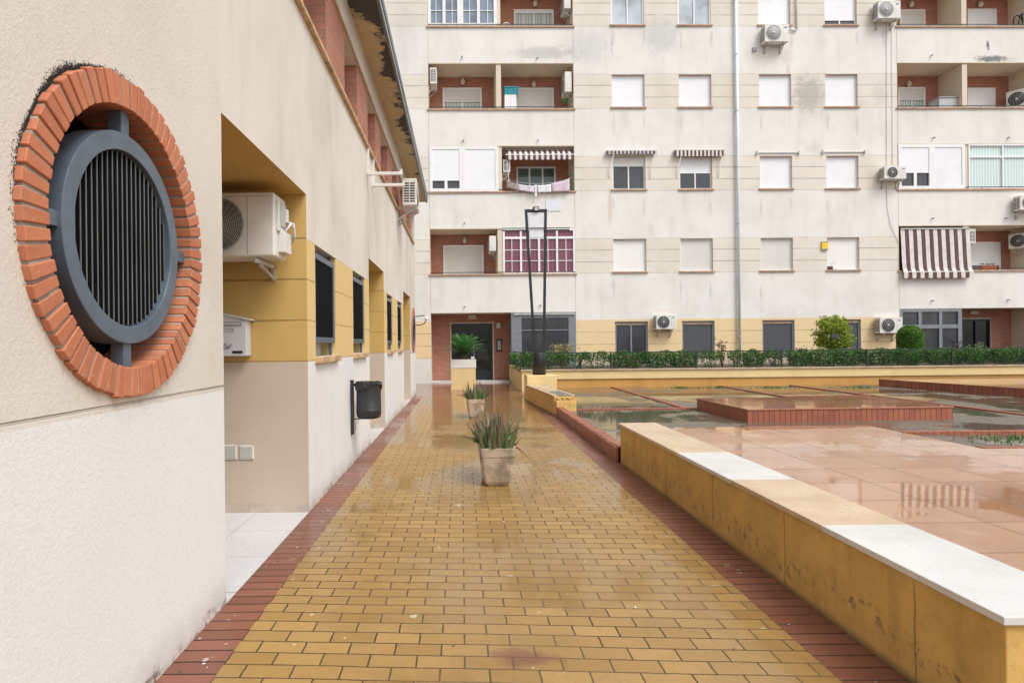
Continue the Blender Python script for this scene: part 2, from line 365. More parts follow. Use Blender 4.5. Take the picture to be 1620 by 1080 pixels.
def bedmat():
    m=N('flooded_soil'); n1=m.noise(.55,5,.65); w=m.ramp(n1,.50,.62)      # 1 = bare wet soil, 0 = standing water
    g=m.noise(26,5,.75); soil=m.mix(m.ramp(g,.3,.7),(.20,.165,.125),(.085,.07,.052))
    soil=m.mix(m.ramp(m.noise(3,4,.6,off=(3,3,3)),.58,.72,0,.45),soil,(.10,.14,.05))
    pale=m.mix(m.ramp(m.noise(60,2,.6,off=(1,1,1)),.60,.68,0,.7),soil,(.42,.38,.32))
    cc=m.mix(w,m.mix(.55,soil,(.10,.088,.062)),pale)
    rg=m.math('ADD',.03,m.math('MULTIPLY',w,.45))
    h=m.math('MULTIPLY',g,m.math('MULTIPLY',w,1.0)); n2=m.bump(h,.5,.02); n2=m.bump(m.noise(9,3),.07,.01,n2)
    return m.fin(cc,rg,n2,ior=1.45)
M['bed']=bedmat()
M['coarse']=plain('planter_soil',(.12,.085,.06),.9,var=.3,bump=.6)
def oldyellow(name,c=(.68,.43,.13)):
    m=N(name); o=m.sep()
    big=m.ramp(m.noise(1.3,5,.65),.38,.7); st=m.ramp(m.noise(2.4,4,.65,sc=(2.5,2.5,.35)),.48,.7)
    cc=m.mix(m.math('MULTIPLY',big,.6),c,tuple(x*.62 for x in c)); cc=m.mix(m.ramp(m.noise(7,5,.7,off=(1,1,6)),.42,.75,0,.35),cc,(.34,.21,.07))
    cc=m.mix(m.math('MULTIPLY',st,.38),cc,(.40,.24,.07))
    cc=m.mix(m.ramp(m.noise(1.9,5,.7,off=(7,7,7)),.55,.75,0,.4),cc,(.74,.52,.22))
    # peeling and grime in a wandering band near the foot
    z=m.math('ADD',o[2],m.math('MULTIPLY',m.math('SUBTRACT',m.noise(1.7,4,.6,off=(1,2,3)),.5),.34))
    low=m.ramp(z,.10,.20,1,0); gr=m.ramp(m.noise(17,5,.75),.5,.68)
    band=m.math('MULTIPLY',m.ramp(m.math('ABSOLUTE',m.math('SUBTRACT',z,.17)),.0,.085,1,0),gr)
    cc=m.mix(m.math('MULTIPLY',band,.9),cc,(.19,.145,.10)); cc=m.mix(m.math('MULTIPLY',m.ramp(o[2],.0,.05,1,0),.7),cc,(.10,.07,.05))
    f=m.math('FRACT',m.math('ADD',m.math('DIVIDE',o[1],1.03),m.math('MULTIPLY',m.noise(5,3,.6),.03)))
    crack=m.ramp(m.math('ABSOLUTE',m.math('SUBTRACT',f,.5)),.002,.007,1,0)
    crack=m.math('MULTIPLY',crack,m.ramp(m.noise(1.5,2,.5,off=(3,1,9)),.42,.5))
    cc=m.mix(m.math('MULTIPLY',crack,.55),cc,(.10,.06,.03))
    cc=m.mix(m.math('MULTIPLY',gr,.18),cc,(.2,.12,.05))
    h=m.math('ADD',m.noise(45,4,.7),m.math('MULTIPLY',band,-1.2)); h=m.math('SUBTRACT',h,crack)
    return m.fin(cc,.72,m.bump(h,.45,.006),spec=.35)
M['parapet']=oldyellow('peeling_ochre_render'); M['bench_y']=oldyellow('ochre_bench_render',(.70,.45,.14))
M['plant_y']=stucco('pale_ochre_render',(.78,.60,.30),dirt=.2,grain=60,gb=.2,streak=.3,tint=(.85,.78,.66))
M['plant_o']=stucco('orange_render',(.60,.33,.10),dirt=.35,grain=40,gb=.3,streak=.3,tint=(.75,.6,.5))
def stone(name,c,d):
    m=N(name); n1=m.noise(2.4,6,.65); n2=m.noise(9,5,.7,off=(2,2,2)); n3=m.noise(4,6,.7,sc=(1,2.4,1),off=(5,0,0))
    cc=m.mix(m.ramp(n1,.35,.72),c,d); cc=m.mix(m.ramp(n2,.55,.8,0,.35),cc,tuple(x*.75 for x in d))
    cc=m.mix(m.ramp(n3,.62,.72,0,.35),cc,tuple(x*.55 for x in d))
    return m.fin(cc,m.ramp(n1,.3,.7,.18,.5),m.bump(n2,.08,.004))
M['cop_w']=stone('white_stone_slab',(.66,.655,.64),(.54,.53,.51)); M['cop_b']=stone('sand_stone_slab',(.60,.46,.30),(.48,.36,.24)); M['cop_g']=stone('grey_stone_slab',(.22,.195,.155),(.15,.13,.10))
M['cop_edge']=plain('slab_edge',(.55,.42,.28),.6,var=.15)
M['moss']=plain('dark_mould',(.035,.03,.022),.95)
def ringbrick():
    m=N('ring_brick'); g=m.n('ShaderNodeNewGeometry'); r=g.outputs['Random Per Island']
    cc=m.mix(r,(.56,.20,.095),(.44,.145,.07)); cc=m.mix(m.ramp(m.noise(14,4),.45,.8,0,.3),cc,(.62,.30,.18))
    cc=m.mix(m.ramp(m.noise(120,3,.6),.35,.8,0,.3),cc,(.30,.10,.05)); cc=m.mix(m.ramp(m.noise(5,5,.7,off=(3,1,1)),.5,.72,0,.45),cc,(.30,.13,.08)); cc=m.mix(m.ramp(m.noise(38,3,.7,off=(3,1,1)),.64,.7,0,.6),cc,(.60,.45,.36))
    return m.fin(cc,.7,m.bump(m.noise(55,4,.7),.5,.004))
M['rbrick']=ringbrick(); M['mortar']=plain('grey_mortar',(.38,.34,.29),.9,var=.2,bump=.5)
def mouldysoffit():
    m=N('flaking_soffit'); o=m.sep(); 
    d=m.math('SUBTRACT',o[0],XL)                      # 0 at the wall, .38 at the edge
    n1=m.noise(1.25,5,.68,sc=(1,1,1)); n2=m.noise(8,4,.7)
    yy=m.ramp(o[1],7.0,15.5,.36,-.10)
    k=m.math('ADD',m.math('ADD',m.math('MULTIPLY',d,1.5),m.math('MULTIPLY',m.math('SUBTRACT',n1,.5),2.2)),yy)
    k=m.math('ADD',k,m.math('MULTIPLY',m.math('SUBTRACT',n2,.5),.15))
    c=m.mix(m.ramp(n2,.4,.7,0,.5),(.56,.45,.28),(.46,.35,.20))
    c=m.mix(m.ramp(k,.48,.52),c,(.40,.34,.24)); c=m.mix(m.ramp(k,.56,.60),c,(.07,.072,.075))
    return m.fin(c,.85,m.bump(k,.4,.01))
M['eave']=mouldysoffit()
M['hedge']=foliage('hedge_leaves',[(.015,.05,.012),(.035,.12,.02),(.09,.24,.045),(.19,.36,.08)])
M['ball']=foliage('yellow_green_leaves',[(.10,.16,.015),(.26,.36,.03),(.42,.48,.07),(.18,.27,.025)])
M['dome']=foliage('bright_green_leaves',[(.04,.11,.01),(.10,.23,.02),(.17,.34,.04)])
M['blond']=foliage('straw_leaves',[(.16,.15,.05),(.36,.32,.14),(.45,.40,.2)])
M['redleaf']=foliage('reddish_leaves',[(.14,.05,.03),(.12,.10,.03),(.22,.10,.06),(.06,.10,.03)])
M['purpleleaf']=foliage('purple_leaves',[(.05,.012,.03),(.09,.02,.05)])
M['palegreen']=foliage('pale_green_leaves',[(.14,.24,.08),(.25,.36,.14)])
M['cycad']=foliage('cycad_fronds',[(.03,.13,.03),(.07,.23,.05),(.15,.33,.11)],.35)
M['bark']=plain('bark',(.11,.075,.05),.9,var=.3,bump=.6)
M['grass']=foliage('weed_blades',[(.05,.12,.02),(.12,.25,.04)])
def aloemat():
    m=N('aloe_leaf'); g=m.n('ShaderNodeNewGeometry').outputs['Random Per Island']; o=m.sep()
    base=m.mix(g,(.06,.14,.035),(.19,.22,.11)); t=m.ramp(m.math('ADD',o[2],m.math('MULTIPLY',g,.24)),.14,.46)
    cc=m.mix(m.math('MULTIPLY',t,.8),base,(.145,.075,.06))
    cc=m.mix(m.ramp(m.noise(30,3),.5,.7,0,.3),cc,(.25,.26,.18))
    return m.fin(cc,.45)
M['aloe']=aloemat()
M['dryleaf']=plain('dry_leaf',(.12,.055,.035),.7)
M['pot']=plain('concrete_pot',(.50,.40,.29),.7,var=.28,vscale=7,bump=.35)
M['fence']=plain('fence_green_black',(.022,.035,.03),.45,.1)
M['pipe']=plain('pale_blue_pipe',(.80,.88,.91),.45,var=.05)
M['asph']=plain('yard_concrete',(.25,.23,.20),.8,var=.15)

# ------------------------------------------------------------------ ground
structure(MB().quad((-150,-150,-.03),(150,-150,-.03),(150,150,-.03),(-150,150,-.03)).build('ground',M['asph']))
XY0,XY1,XB=-1.101,1.602,1.836
YE=17.35
structure(MB().quad((XY0,-5,0),(XY1,-5,0),(XY1,YE,0),(XY0,YE,0)).build('path',M['paver']))
structure(MB().quad((XL,-5,.001),(XY0,-5,.001),(XY0,YE,.001),(XL,YE,.001)).build('path_border',M['border']))
structure(MB().quad((XY1,-5,.001),(XB+.12,-5,.001),(XB+.12,YE,.001),(XY1,YE,.001)).build('path_border',M['border']))
structure(MB().quad((-12,YE,0),(XB+.3,YE,0),(XB+.3,FY+1.6,0),(-12,FY+1.6,0)).build('forecourt',M['forecourt']))
BZ=.10
structure(MB().quad((1.95,7.2,BZ),(30,7.2,BZ),(30,18.45,BZ),(1.95,18.45,BZ)).build('garden_bed',M['bed']))
TZ=.145
# terrace: stepped outline
t=MB(); t.prism([(2.29,-4),(26,-4),(26,7.25),(6.18,7.25),(6.18,9.32),(3.24,9.32),(2.30,7.36)],.02,TZ)
structure(t.build('terrace',M['terrace']))
# flush brick edging lines between the beds
def edging(x0,x1,y0,y1,z=BZ+.022): structure(MB().box(x0,x1,y0,y1,.03,z).build('brick_edging',M['soldier']))
edging(4.46,4.58,12.36,18.28); edging(2.3,4.64,12.22,12.34); edging(7.68,7.80,12.3,18.28); edging(9.80,9.93,8.8,18.28)
edging(6.24,9.78,8.62,8.74,BZ+.04); edging(9.95,22,8.62,8.74,BZ+.04); edging(6.20,24,7.27,7.38,TZ+.006); edging(7.82,9.78,14.6,14.72)
# brick-on-edge kerb along the path
kb=MB(); a0=(1.885,7.38); a1=(1.855,12.02)
for k in range(44):
    y0=a0[1]+(a1[1]-a0[1])*k/44; y1=a0[1]+(a1[1]-a0[1])*(k+1)/44-.009
    xo=a0[0]+(a1[0]-a0[0])*k/44+random.uniform(-.004,.004)
    kb.box(xo,xo+.13,y0,y1,-.01,.19+random.uniform(-.006,.006))
kb.box(a1[0]+.005,a0[0]+.10,a0[1],a1[1],-.02,.18)
structure(kb.build('kerb',M['soldier'],bevel=.004,seg=1))
# low brick platforms
def platform(poly,z,label,mat='soldier'):
    r=thing('brick_platform',label,'platform',(0,0,0))
    b=MB(); b.prism(poly,.02,z-.03); b.build('brick_side',M[mat],r)
    cx=sum(p[0] for p in poly)/len(poly); cy=sum(p[1] for p in poly)/len(poly)
    b=MB(); b.prism([(p[0]+(.012 if p[0]>cx else -.012),p[1]+(.012 if p[1]>cy else -.012)) for p in poly],z-.03,z); b.build('tiled_top',M['plat'],r,bevel=.006,seg=1)
platform([(4.73,10.10),(8.22,10.22),(8.22,12.2),(4.66,12.1)],.325,'low red brick platform with wet tiled top in the middle of the beds')
platform([(12.1,17.7),(12.95,13.2),(23,13.2),(23,17.7)],.31,'low red brick platform with angled edge in the far corner beds by the hedge wall')
g=MB()
for k in range(900):
    cx,cy,s_=random.choice([(7.5,17.8,.8),(9.0,17.6,.7),(11.2,17.3,.6),(7.4,8.1,.8),(8.6,8.0,.9),(10.5,8.0,.8),(6.4,17.9,.3)])
    x=random.gauss(cx,s_*.5); y=min(18.2,random.gauss(cy,.18)); 
    if 7.5<y<8.5 or y>16.5:
        a=random.uniform(0,PI); h=random.uniform(.02,.06); w=.012
        g.add([(x-w*math.cos(a),y-w*math.sin(a),BZ),(x+w*math.cos(a),y+w*math.sin(a),BZ),(x+random.uniform(-.03,.03),y+random.uniform(-.03,.03),BZ+h)],[(0,1,2)])
o=tag(g.build('weeds',M['grass']),'sparse low green weeds growing in the flooded garden beds','weeds'); o['kind']='stuff'

lf=MB()
for k in range(150):
    y=random.uniform(1.9,16)**1.0; x=random.choice([random.gauss(1.72,.10),random.gauss(-1.22,.08),random.uniform(-1.2,1.8)])
    if not -1.3<x<1.84: continue
    a=random.uniform(0,PI); q=random.uniform(.004,.013); c_,s_=math.cos(a)*q,math.sin(a)*q
    lf.add([(x-c_,y-s_,.004),(x+s_*.5,y-c_*.5,.007),(x+c_,y+s_,.005),(x-s_*.5,y+c_*.5,.009)],[(0,1,2,3)],random.choice([0,0,1]))
o=tag(lf.build('leaf_litter',[M['dryleaf'],M['whitec']]),'tiny fallen leaves and pale crumbs scattered over the paved path','litter'); o['kind']='stuff'
# ------------------------------------------------------------------ near low wall with stone slabs
PX0=1.89; PY0,PY1=2.11,7.32; PH=.485
pw=thing('low_wall','peeling ochre low wall with alternating white and sand stone slabs beside the path','low wall')
b=MB(); b.box(PX0,2.29,PY0+.02,PY1-.02,-.02,PH-.031); b.build('wall',M['parapet'],pw,bevel=.006)
ys=[PY1,6.32,5.31,4.25,3.185,PY0]; cols=['cop_b','cop_b','cop_w','cop_b','cop_w']
for i,c in enumerate(cols):
    b=MB(); dz=random.uniform(-.001,.001)
    b.box(PX0-.022,2.32,ys[i+1]+.0015,ys[i]-.0015,PH-.030+dz,PH+dz)
    o=b.build('coping_slab',[M[c]],pw,bevel=.003)
    o['label']='white stone slab' if c=='cop_w' else 'sand coloured stone slab'
# far bench wall, turned a little, with lamp block behind it
bw=thing('low_wall','short ochre low wall with broken rendered end and grey stone top near the lamp','low wall',(1.862,12.02,0),R(4.0))
b=MB(); b.box(0,.38,.20,3.45,-.02,.375); b.box(0,.40,0.0,.20,-.02,.30); b.build('wall',M['bench_y'],bw,bevel=.01)
b=MB()
for k in range(16):
    x=.015+k*.0255; b.box(x,x+.0255,.01,.205,.29,.335+random.uniform(-.025,.03))
b.build('broken_render',M['bench_y'],bw,bevel=.008)
b=MB(); b.box(-.02,.07,.22,3.45,.375,.405,0); b.box(.36,.43,.22,3.45,.375,.405,0); b.box(.07,.36,.22,1.3,.375,.403,1); b.box(.07,.36,1.31,3.45,.375,.404,2)
b.build('coping_slab',[M['cop_edge'],M['cop_g'],M['cop_b']],bw,bevel=.003)
# ------------------------------------------------------------------ planter wall at the foot of the flats
def gx(px,Y): return unroll(px,VY)[0]*Y/F
plw=thing('planter_wall','long pale ochre planter wall running below the railing and hedge','planter wall')
b=MB(); b.box(1.80,30,18.30,18.50,.36,.615); b.box(1.80,2.0,18.50,23.1,-.02,.615); b.box(1.80,2.35,18.30,18.48,-.02,.358); b.build('wall',M['plant_y'],plw,bevel=.01)
b=MB(); b.box(2.35,30,18.34,18.46,-.02,.356); b.build('plinth',M['plant_o'],plw)
b=MB(); b.box(1.77,30,18.26,18.54,.615,.65); b.box(1.77,2.03,18.54,23.0,.615,.65); b.build('coping_slab',M['cop_edge'],plw,bevel=.004)
structure(MB().quad((2.0,18.5,.60),(30,18.5,.60),(30,23.6,.60),(2.0,23.4,.60)).build('planter_soil',M['coarse']))
# railing
rl=thing('railing','low dark metal railing with fine mesh along the top of the planter wall','railing')
b=MB(); b.box(2.0,30,18.385,18.415,1.135,1.165); b.box(2.0,30,18.39,18.41,.68,.70); b.box(1.885,1.915,18.4,22.6,1.135,1.165); b.build('rail',M['fence'],rl)
px_posts=[823,966,1101,1236,1371,1506,1641]
for px in px_posts:
    x=gx(px,18.4); MB().box(x-.02,x+.02,18.38,18.42,.65,1.175).build('post',M['fence'],rl)
MB().box(1.88,1.92,22.2,22.24,.65,1.175).build('post',M['fence'],rl)
x=gx(1236,18.4); MB().bar((x-.03,18.4,1.13),(x-.33,18.4,.69),.03,.03).build('brace',M['fence'],rl)
b=MB(); 
k=2.0
while k<22: b.box(k-.0016,k+.0016,18.396,18.400,.70,1.135); k+=.055
for z in (.78,.87,.96,1.05): b.box(2.0,22,18.400,18.403,z-.0016,z+.0016)
b.build('mesh_panel',M['fence'],rl)
# ------------------------------------------------------------------ plants
def leafquad(mb,p,s,mi=0,up=.3):
    d=Vector((random.gauss(0,1),random.gauss(0,1),random.gauss(0,1)+up)).normalized()
    e=d.cross(Vector((random.gauss(0,1),random.gauss(0,1),random.gauss(0,1)))).normalized()
    a=d*s; w=e*s*.38
    mb.add([tuple(p-a*.5),tuple(p+w*.9),tuple(p+a*.55),tuple(p-w*.9)],[(0,1,2,3)],mi)
def hedgebush(x,w,dense,label):
    r=thing('hedge_bush',label,'bush',(x,18.78,.60),0,'box bushes of the hedge behind the railing')
    b=MB(); n=int((2700 if dense else 1300)*w/1.0)
    for k in range(n):
        while True:
            q=Vector((random.uniform(-1,1),random.uniform(-1,1),random.uniform(-1,1)))
            if (abs(q.x)**3+abs(q.y)**2.5+abs(q.z)**5)<1 and random.random()<.25+.75*q.length: break
        z=.30+q.z*.27
        if not dense and random.random()<.6 and z<.34: z=.30+abs(q.z)*.27
        if dense and z<.16 and random.random()<.5: continue
        p=Vector((q.x*w/2*(.75+.5*z if True else 1),q.y*.22,z+.04*math.sin(q.x*5+x*3)))
        leafquad(b,p,random.uniform(.035,.06))
    b.build('foliage',M['hedge'],r)
    b=MB()
    for k in range(6 if not dense else 5):
        a=random.uniform(-.35,.35)*w; c=random.uniform(-.1,.1)
        b.tube([(a*.4,c*.5,0),(a*.8,c,.2),(a*1.2,c*1.6,.42)],.011,5,0,.004)
    b.build('stem',M['bark'],r)
bl=[(826,40,1),(862,40,0),(905,52,0),(943,42,0),(992,58,1),(1040,56,1),(1082,44,1),(1125,34,0),(1165,26,0),(1193,34,1),(1226,30,0),(1262,34,1),(1300,46,1),(1342,50,1),(1388,54,1),(1436,60,1),(1488,60,1),(1540,60,1),(1592,60,1),(1640,60,1)]
refs={826:'beside the entrance at the left end of the hedge',862:'just behind the tall black lamp base',905:'below the straw coloured shrub',943:'right of the straw coloured shrub',992:'under the dark glazed ground floor window',1040:'below the ground floor air conditioner',1082:'left of the screened ground floor window',1125:'beside the upright reddish sprig',1165:'at the foot of the white drainpipe',1193:'just right of the white drainpipe',1226:'by the diagonal brace of the railing',1262:'below the small reddish shrub',1300:'left below the round yellow green shrub',1342:'right below the round yellow green shrub',1388:'below the air conditioner near the corner bay',1436:'in front of the clipped green dome',1488:'right of the clipped green dome',1540:'in front of the far dark doorway',1592:'below the brick wall at the far right',1640:'at the very right edge of the picture'}
for px,w,d in bl:
    hedgebush(gx(px,18.78),w*18.78/F*1.12,d,('dense' if d else 'thin leggy')+' green hedge bush '+refs[px])
def shrub(name,label,px,py,wpx,Y,z0,mat,n,leaf,shape='ball',ztop=None,stem=True):
    x=gx(px,Y); zt=H-(unroll(px,py)[1])*Y/F; w=wpx*Y/F
    r=thing(name,label,'shrub',(x,Y,z0)); hh=zt-z0
    b=MB()
    if shape=='ball':
        rad=w/2; cz=hh-rad*.93
        cl=[Vector((random.gauss(0,1),random.gauss(0,1),random.gauss(0,1))).normalized()*rad*.86 for _ in range(60)]
        for k in range(n):
            c=random.choice(cl); p=Vector((0,0,cz))+c*random.uniform(.55,1)+Vector((random.gauss(0,1),random.gauss(0,1),random.gauss(0,1)))*rad*.09
            leafquad(b,p,leaf*random.uniform(.7,1.2),up=.8)
        st=(0,0,cz)
    elif shape=='dome':
        rad=w/2
        for k in range(n):
            a=random.uniform(0,2*PI); q=random.random()
            if q<.45:
                e=math.acos(random.uniform(0,1)); p=Vector((rad*math.sin(e)*math.cos(a),rad*math.sin(e)*math.sin(a),hh-rad+rad*math.cos(e)))
            else: p=Vector((rad*math.cos(a),rad*math.sin(a),random.uniform(.1,hh-rad)))
            p=Vector((p.x*random.uniform(.88,1.02),p.y*random.uniform(.88,1.02),p.z-random.uniform(0,.03)))
            leafquad(b,p,leaf*random.uniform(.7,1.2),up=.5)
        b.lathe((0,0,.08),[(rad*.5,0),(rad*.86,.1),(rad*.86,hh-rad-.1),(rad*.70,hh-rad*.55),(rad*.35,hh-rad*.30),(.02,hh-rad*.24)],14)
    else:   # spray of stems with leaves
        for k in range(n//14):
            a=random.uniform(0,2*PI); rr=random.uniform(.1,1)*w/2; top=hh*random.uniform(.62,1)
            for j in range(14):
                t=random.uniform(.3,1); p=Vector((math.cos(a)*rr*t,math.sin(a)*rr*t*.6,top*t))+Vector((random.gauss(0,.02),random.gauss(0,.02),random.gauss(0,.02)))
                leafquad(b,p,leaf*random.uniform(.7,1.2),up=.6)
    b.build('foliage',mat,r)
    b=MB()
    for k in range(5):
        a=random.uniform(0,2*PI); rr=w*.22; b.tube([(0,0,0),(math.cos(a)*rr*.5,math.sin(a)*rr*.5,hh*.3),(math.cos(a)*rr,math.sin(a)*rr,hh*.7)],.016,5,0,.006)
    b.build('stem',M['bark'],r)
shrub('round_shrub','large round yellow green shrub standing behind the hedge',1319,499,65,20.0,.6,M['ball'],7500,.07)
shrub('dome_shrub','clipped bright green dome shaped shrub below the corner air conditioner',1440,514,37,20.0,.6,M['dome'],5200,.05,'dome')
shrub('straw_shrub','straw coloured bushy shrub right behind the tall lamp',888,541,46,20.0,.6,M['blond'],1500,.06,'spray')
shrub('reddish_sprig','thin upright reddish leaved sprig left of the drainpipe',1142,530,26,19.6,.6,M['redleaf'],200,.06,'spray')
shrub('reddish_shrub','small reddish shrub left of the round yellow green shrub',1275,544,34,19.6,.6,M['redleaf'],380,.06,'spray')
shrub('purple_shrub','small purple leaved shrub in front of the corner grey glazing',1514,530,34,19.8,.6,M['purpleleaf'],260,.055,'spray')
shrub('pale_shrub','small pale green shrub in front of the far doorway',1546,538,30,19.6,.6,M['palegreen'],330,.06,'spray')
shrub('twiggy_sprig','small thin sprig right of the straw coloured shrub',918,549,14,19.6,.6,M['redleaf'],90,.05,'spray')
# cycad planter
CX=gx(733,19.4)
cp=thing('square_planter','tall square planter painted ochre below and white above by the entrance door','planter',(CX,19.45,0))
b=MB(); b.box(-.40,.40,-.40,.40,0,.10); b.box(-.375,.375,-.375,.375,.10,.695); b.build('lower_body',M['plant_y'],cp,bevel=.006)
b=MB(); b.box(-.39,.39,-.39,.39,.697,.965); b.build('upper_body',M['f_base'],cp,bevel=.006)
b=MB(); b.box(-.36,.36,-.36,.36,.965,.98); b.build('soil',M['coarse'],cp)
cy=thing('cycad','green palm like cycad with arching fronds in the square planter','cycad',(CX+.02,19.45,.94))
b=MB(); b.lathe((0,0,0),[(.10,0),(.11,.08),(.08,.15),(.03,.2)],12); b.build('trunk',M['bark'],cy)
b=MB()
for k in range(80):
    a=random.uniform(0,2*PI); el=random.uniform(.30,1.40); L_=random.uniform(.68,.84); dirv=Vector((math.cos(a),math.sin(a),0)); side=Vector((-math.sin(a),math.cos(a),0))
    pts=[]
    for j in range(9):
        t=j/8; ang=el-t*t*.55
        pts.append(Vector((0,0,.18)) if j==0 else pts[-1]+(dirv*math.cos(ang)+Vector((0,0,math.sin(ang))))*L_/8)
    for j in range(1,9):
        for s_ in (-1,1):
            for e in (0,.5):
                p=pts[j-1].lerp(pts[j],e); tg=(pts[j]-pts[j-1]).normalized()
                tip=p+side*s_*.115*(1.05-.6*abs(j/8-.45))+tg*.06-Vector((0,0,.01)); w=tg*.021
                b.add([tuple(p-w),tuple(p+w),tuple(tip)],[(0,1,2)])
b.build('foliage',M['cycad'],cy)
b=MB(); b.box(-.05,.05,-.02,.02,0,.07); tag(b.build('litter',M['whitec'],None,loc=(CX+.39-.10,19.1,.98)),'small scrap of white litter on the rim of the square planter','litter')
# aloe pots
def pot(name,label,x,y,w,l,h,n,plabel):
    r=thing(name,label,'planter',(x,y,0))
    b=MB(); prof=[(0,.60),(.03,.68),(.12,.80),(.30,.90),(.52,.97),(.76,1.02),(.79,1.07),(1.0,1.10)]
    def loop(s,z,q=1.0):
        hx,hy=w/2*s*q/1.10,l/2*(s*.5+.55)*q/1.10; c=.07*w; return [(-hx,-hy+c,z),(-hx+c,-hy,z),(hx-c,-hy,z),(hx,-hy+c,z),(hx,hy-c,z),(hx-c,hy,z),(-hx+c,hy,z),(-hx,hy-c,z)]
    vs=[];fs=[]
    for t_,s in prof: vs+=loop(s,t_*h)
    vs+=loop(1.10,h,.87); vs+=loop(1.06,h*.86,.87)
    m=len(prof)+2
    for i in range(m-1):
        for k in range(8): k2=(k+1)%8; fs.append((i*8+k,i*8+k2,(i+1)*8+k2,(i+1)*8+k))
    fs.append(tuple(range(7,-1,-1)))
    b.add(vs,fs); b.build('pot',M['pot'],r,bevel=.004)
    b=MB(); b.prism([(p[0],p[1]) for p in loop(1.07,0,.87)],h*.84,h*.87); b.build('soil',M['coarse'],r)
    a_=thing('aloe_plant',plabel,'plant',(x,y,h*.86),0,'spiky aloes in the concrete pots')
    b=MB()
    for k in range(n):
        bx=random.uniform(-.36,.36)*w; by=random.uniform(-.42,.42)*l
        az=math.atan2(by+random.gauss(0,.12),bx*1.6+random.gauss(0,.12)); lean=random.uniform(.05,.7)+.40*abs(bx)/(w/2)
        L_=random.uniform(.22,.46)*h/.39; w0=random.uniform(.016,.027); curl=random.uniform(-1.1,.7)
        d=Vector((math.cos(az),math.sin(az),0)); sd=Vector((-math.sin(az),math.cos(az),0)); p=Vector((bx,by,0)); vs=[];m=7
        for j in range(m):
            t_=j/(m-1); ang=lean+curl*t_; ww=w0*(1-t_**1.6)*(.8+.4*math.sin(PI*min(1,t_*1.4)))+.0008
            nrm=d*math.cos(ang)-Vector((0,0,1))*math.sin(ang)
            vs+=[tuple(p-sd*ww),tuple(p+sd*ww),tuple(p+nrm*ww*.7)]
            p=p+(d*math.sin(ang)+Vector((0,0,1))*math.cos(ang))*L_/(m-1)
        fs=[]
        for j in range(m-1):
            for q in range(3): q2=(q+1)%3; fs.append((j*3+q,j*3+q2,j*3+3+q2,j*3+3+q))
        b.add(vs,fs)
    o=b.build('foliage',M['aloe'],a_)
    for pts in ([(-.10*w/.32,.1,0.02),(-.22,.05,.10),(-.34,.0,.13),(-.40,-.02,.10)],[(w*.3,-.1,0),(w*.6,-.15,.03),(w*.75,-.18,-.02),(w*.95,-.2,-.10)],[(w*.3,.1,.1),(w*.7,.1,.20),(w*.95,.12,.19)]):
        MB().tube(pts,.010,5,0,.002).build('dry_stalk',M['dryleaf'],a_)
P1=(.325,6.47); 
pot('concrete_pot','nearest weathered rectangular concrete pot on the yellow path',gx(783,6.4),6.5,.375,.72,.39,125,'spiky aloe with brown tipped leaves in the nearest concrete pot')
pot('concrete_pot','farther concrete pot on the path near the entrance',gx(751.5,12.0),12.15,.36,.62,.37,80,'smaller looking spiky aloe in the farther concrete pot')

# ------------------------------------------------------------------ street lamp
LX=gx(852.5,15.9); LY=15.9
b=MB(); b.box(-.36,.40,-.38,.34,0,.64); tag(b.build('lamp_plinth',M['plant_y'],None,bevel=.012,loc=(LX,LY,-.01)),'pale ochre block that the tall lamp stands on','plinth')
lp=thing('street_lamp','tall black lamp of two splayed square posts with white panel at the top','lamp',(LX,LY,.63))
b=MB(); b.lathe((0,0,0),[(.175,0),(.175,.56),(.165,.575),(.02,.575)],28); b.build('base_drum',M['black_metal'],lp)
def lz(py): return H-(unroll(853,py)[1])*LY/F-.63
zt=lz(333.5); xo=.255
for s_ in (-1,1):
    MB().bar((s_*.115+.01,0,.45),(s_*xo-.045,0,zt),.065,.09).build('post',M['black_metal'],lp)
b=MB(); b.box(-xo-.08,xo-.01,-.04,.04,zt-.04,zt+.035); b.build('crossbar',M['black_metal'],lp)
b=MB(); b.box(-.225,.155,-.03,.03,lz(376),zt-.05); b.build('diffuser_panel',M['lampwhite'],lp,bevel=.005)
b=MB(); zb=lz(361.5); b.box(-.93,.83,-.062,-.045,zb-.008,zb+.012); b.box(-.93,-.28,-.05,.05,zb-.055,zb-.035); b.box(.20,.83,-.05,.05,zb-.055,zb-.035)
b.add([(-.42,-.03,zb-.04),(-.24,-.03,zb-.04),(-.24,-.03,zb-.12),(-.42,.03,zb-.04),(-.24,.03,zb-.04),(-.24,.03,zb-.12)],[(0,2,1),(3,4,5),(0,1,4,3),(1,2,5,4),(2,0,3,5)])
b.add([(.34,-.03,zb-.04),(.16,-.03,zb-.04),(.16,-.03,zb-.12),(.34,.03,zb-.04),(.16,.03,zb-.04),(.16,.03,zb-.12)],[(0,1,2),(3,5,4),(0,3,4,1),(1,4,5,2),(2,5,3,0)])
b.build('reflector_wing',M['black_metal'],lp)
b=MB(); b.box(-.11,.03,-.09,-.03,zt-.03,zt+.10); b.box(-.12,.04,-.03,.05,zt+.03,zt+.09); b.build('floodlight',M['black_metal'],lp,bevel=.006)
b=MB(); b.box(-.09,.01,-.098,-.09,zt-.01,zt+.08); b.build('floodlight_glass',M['ac2'],lp)

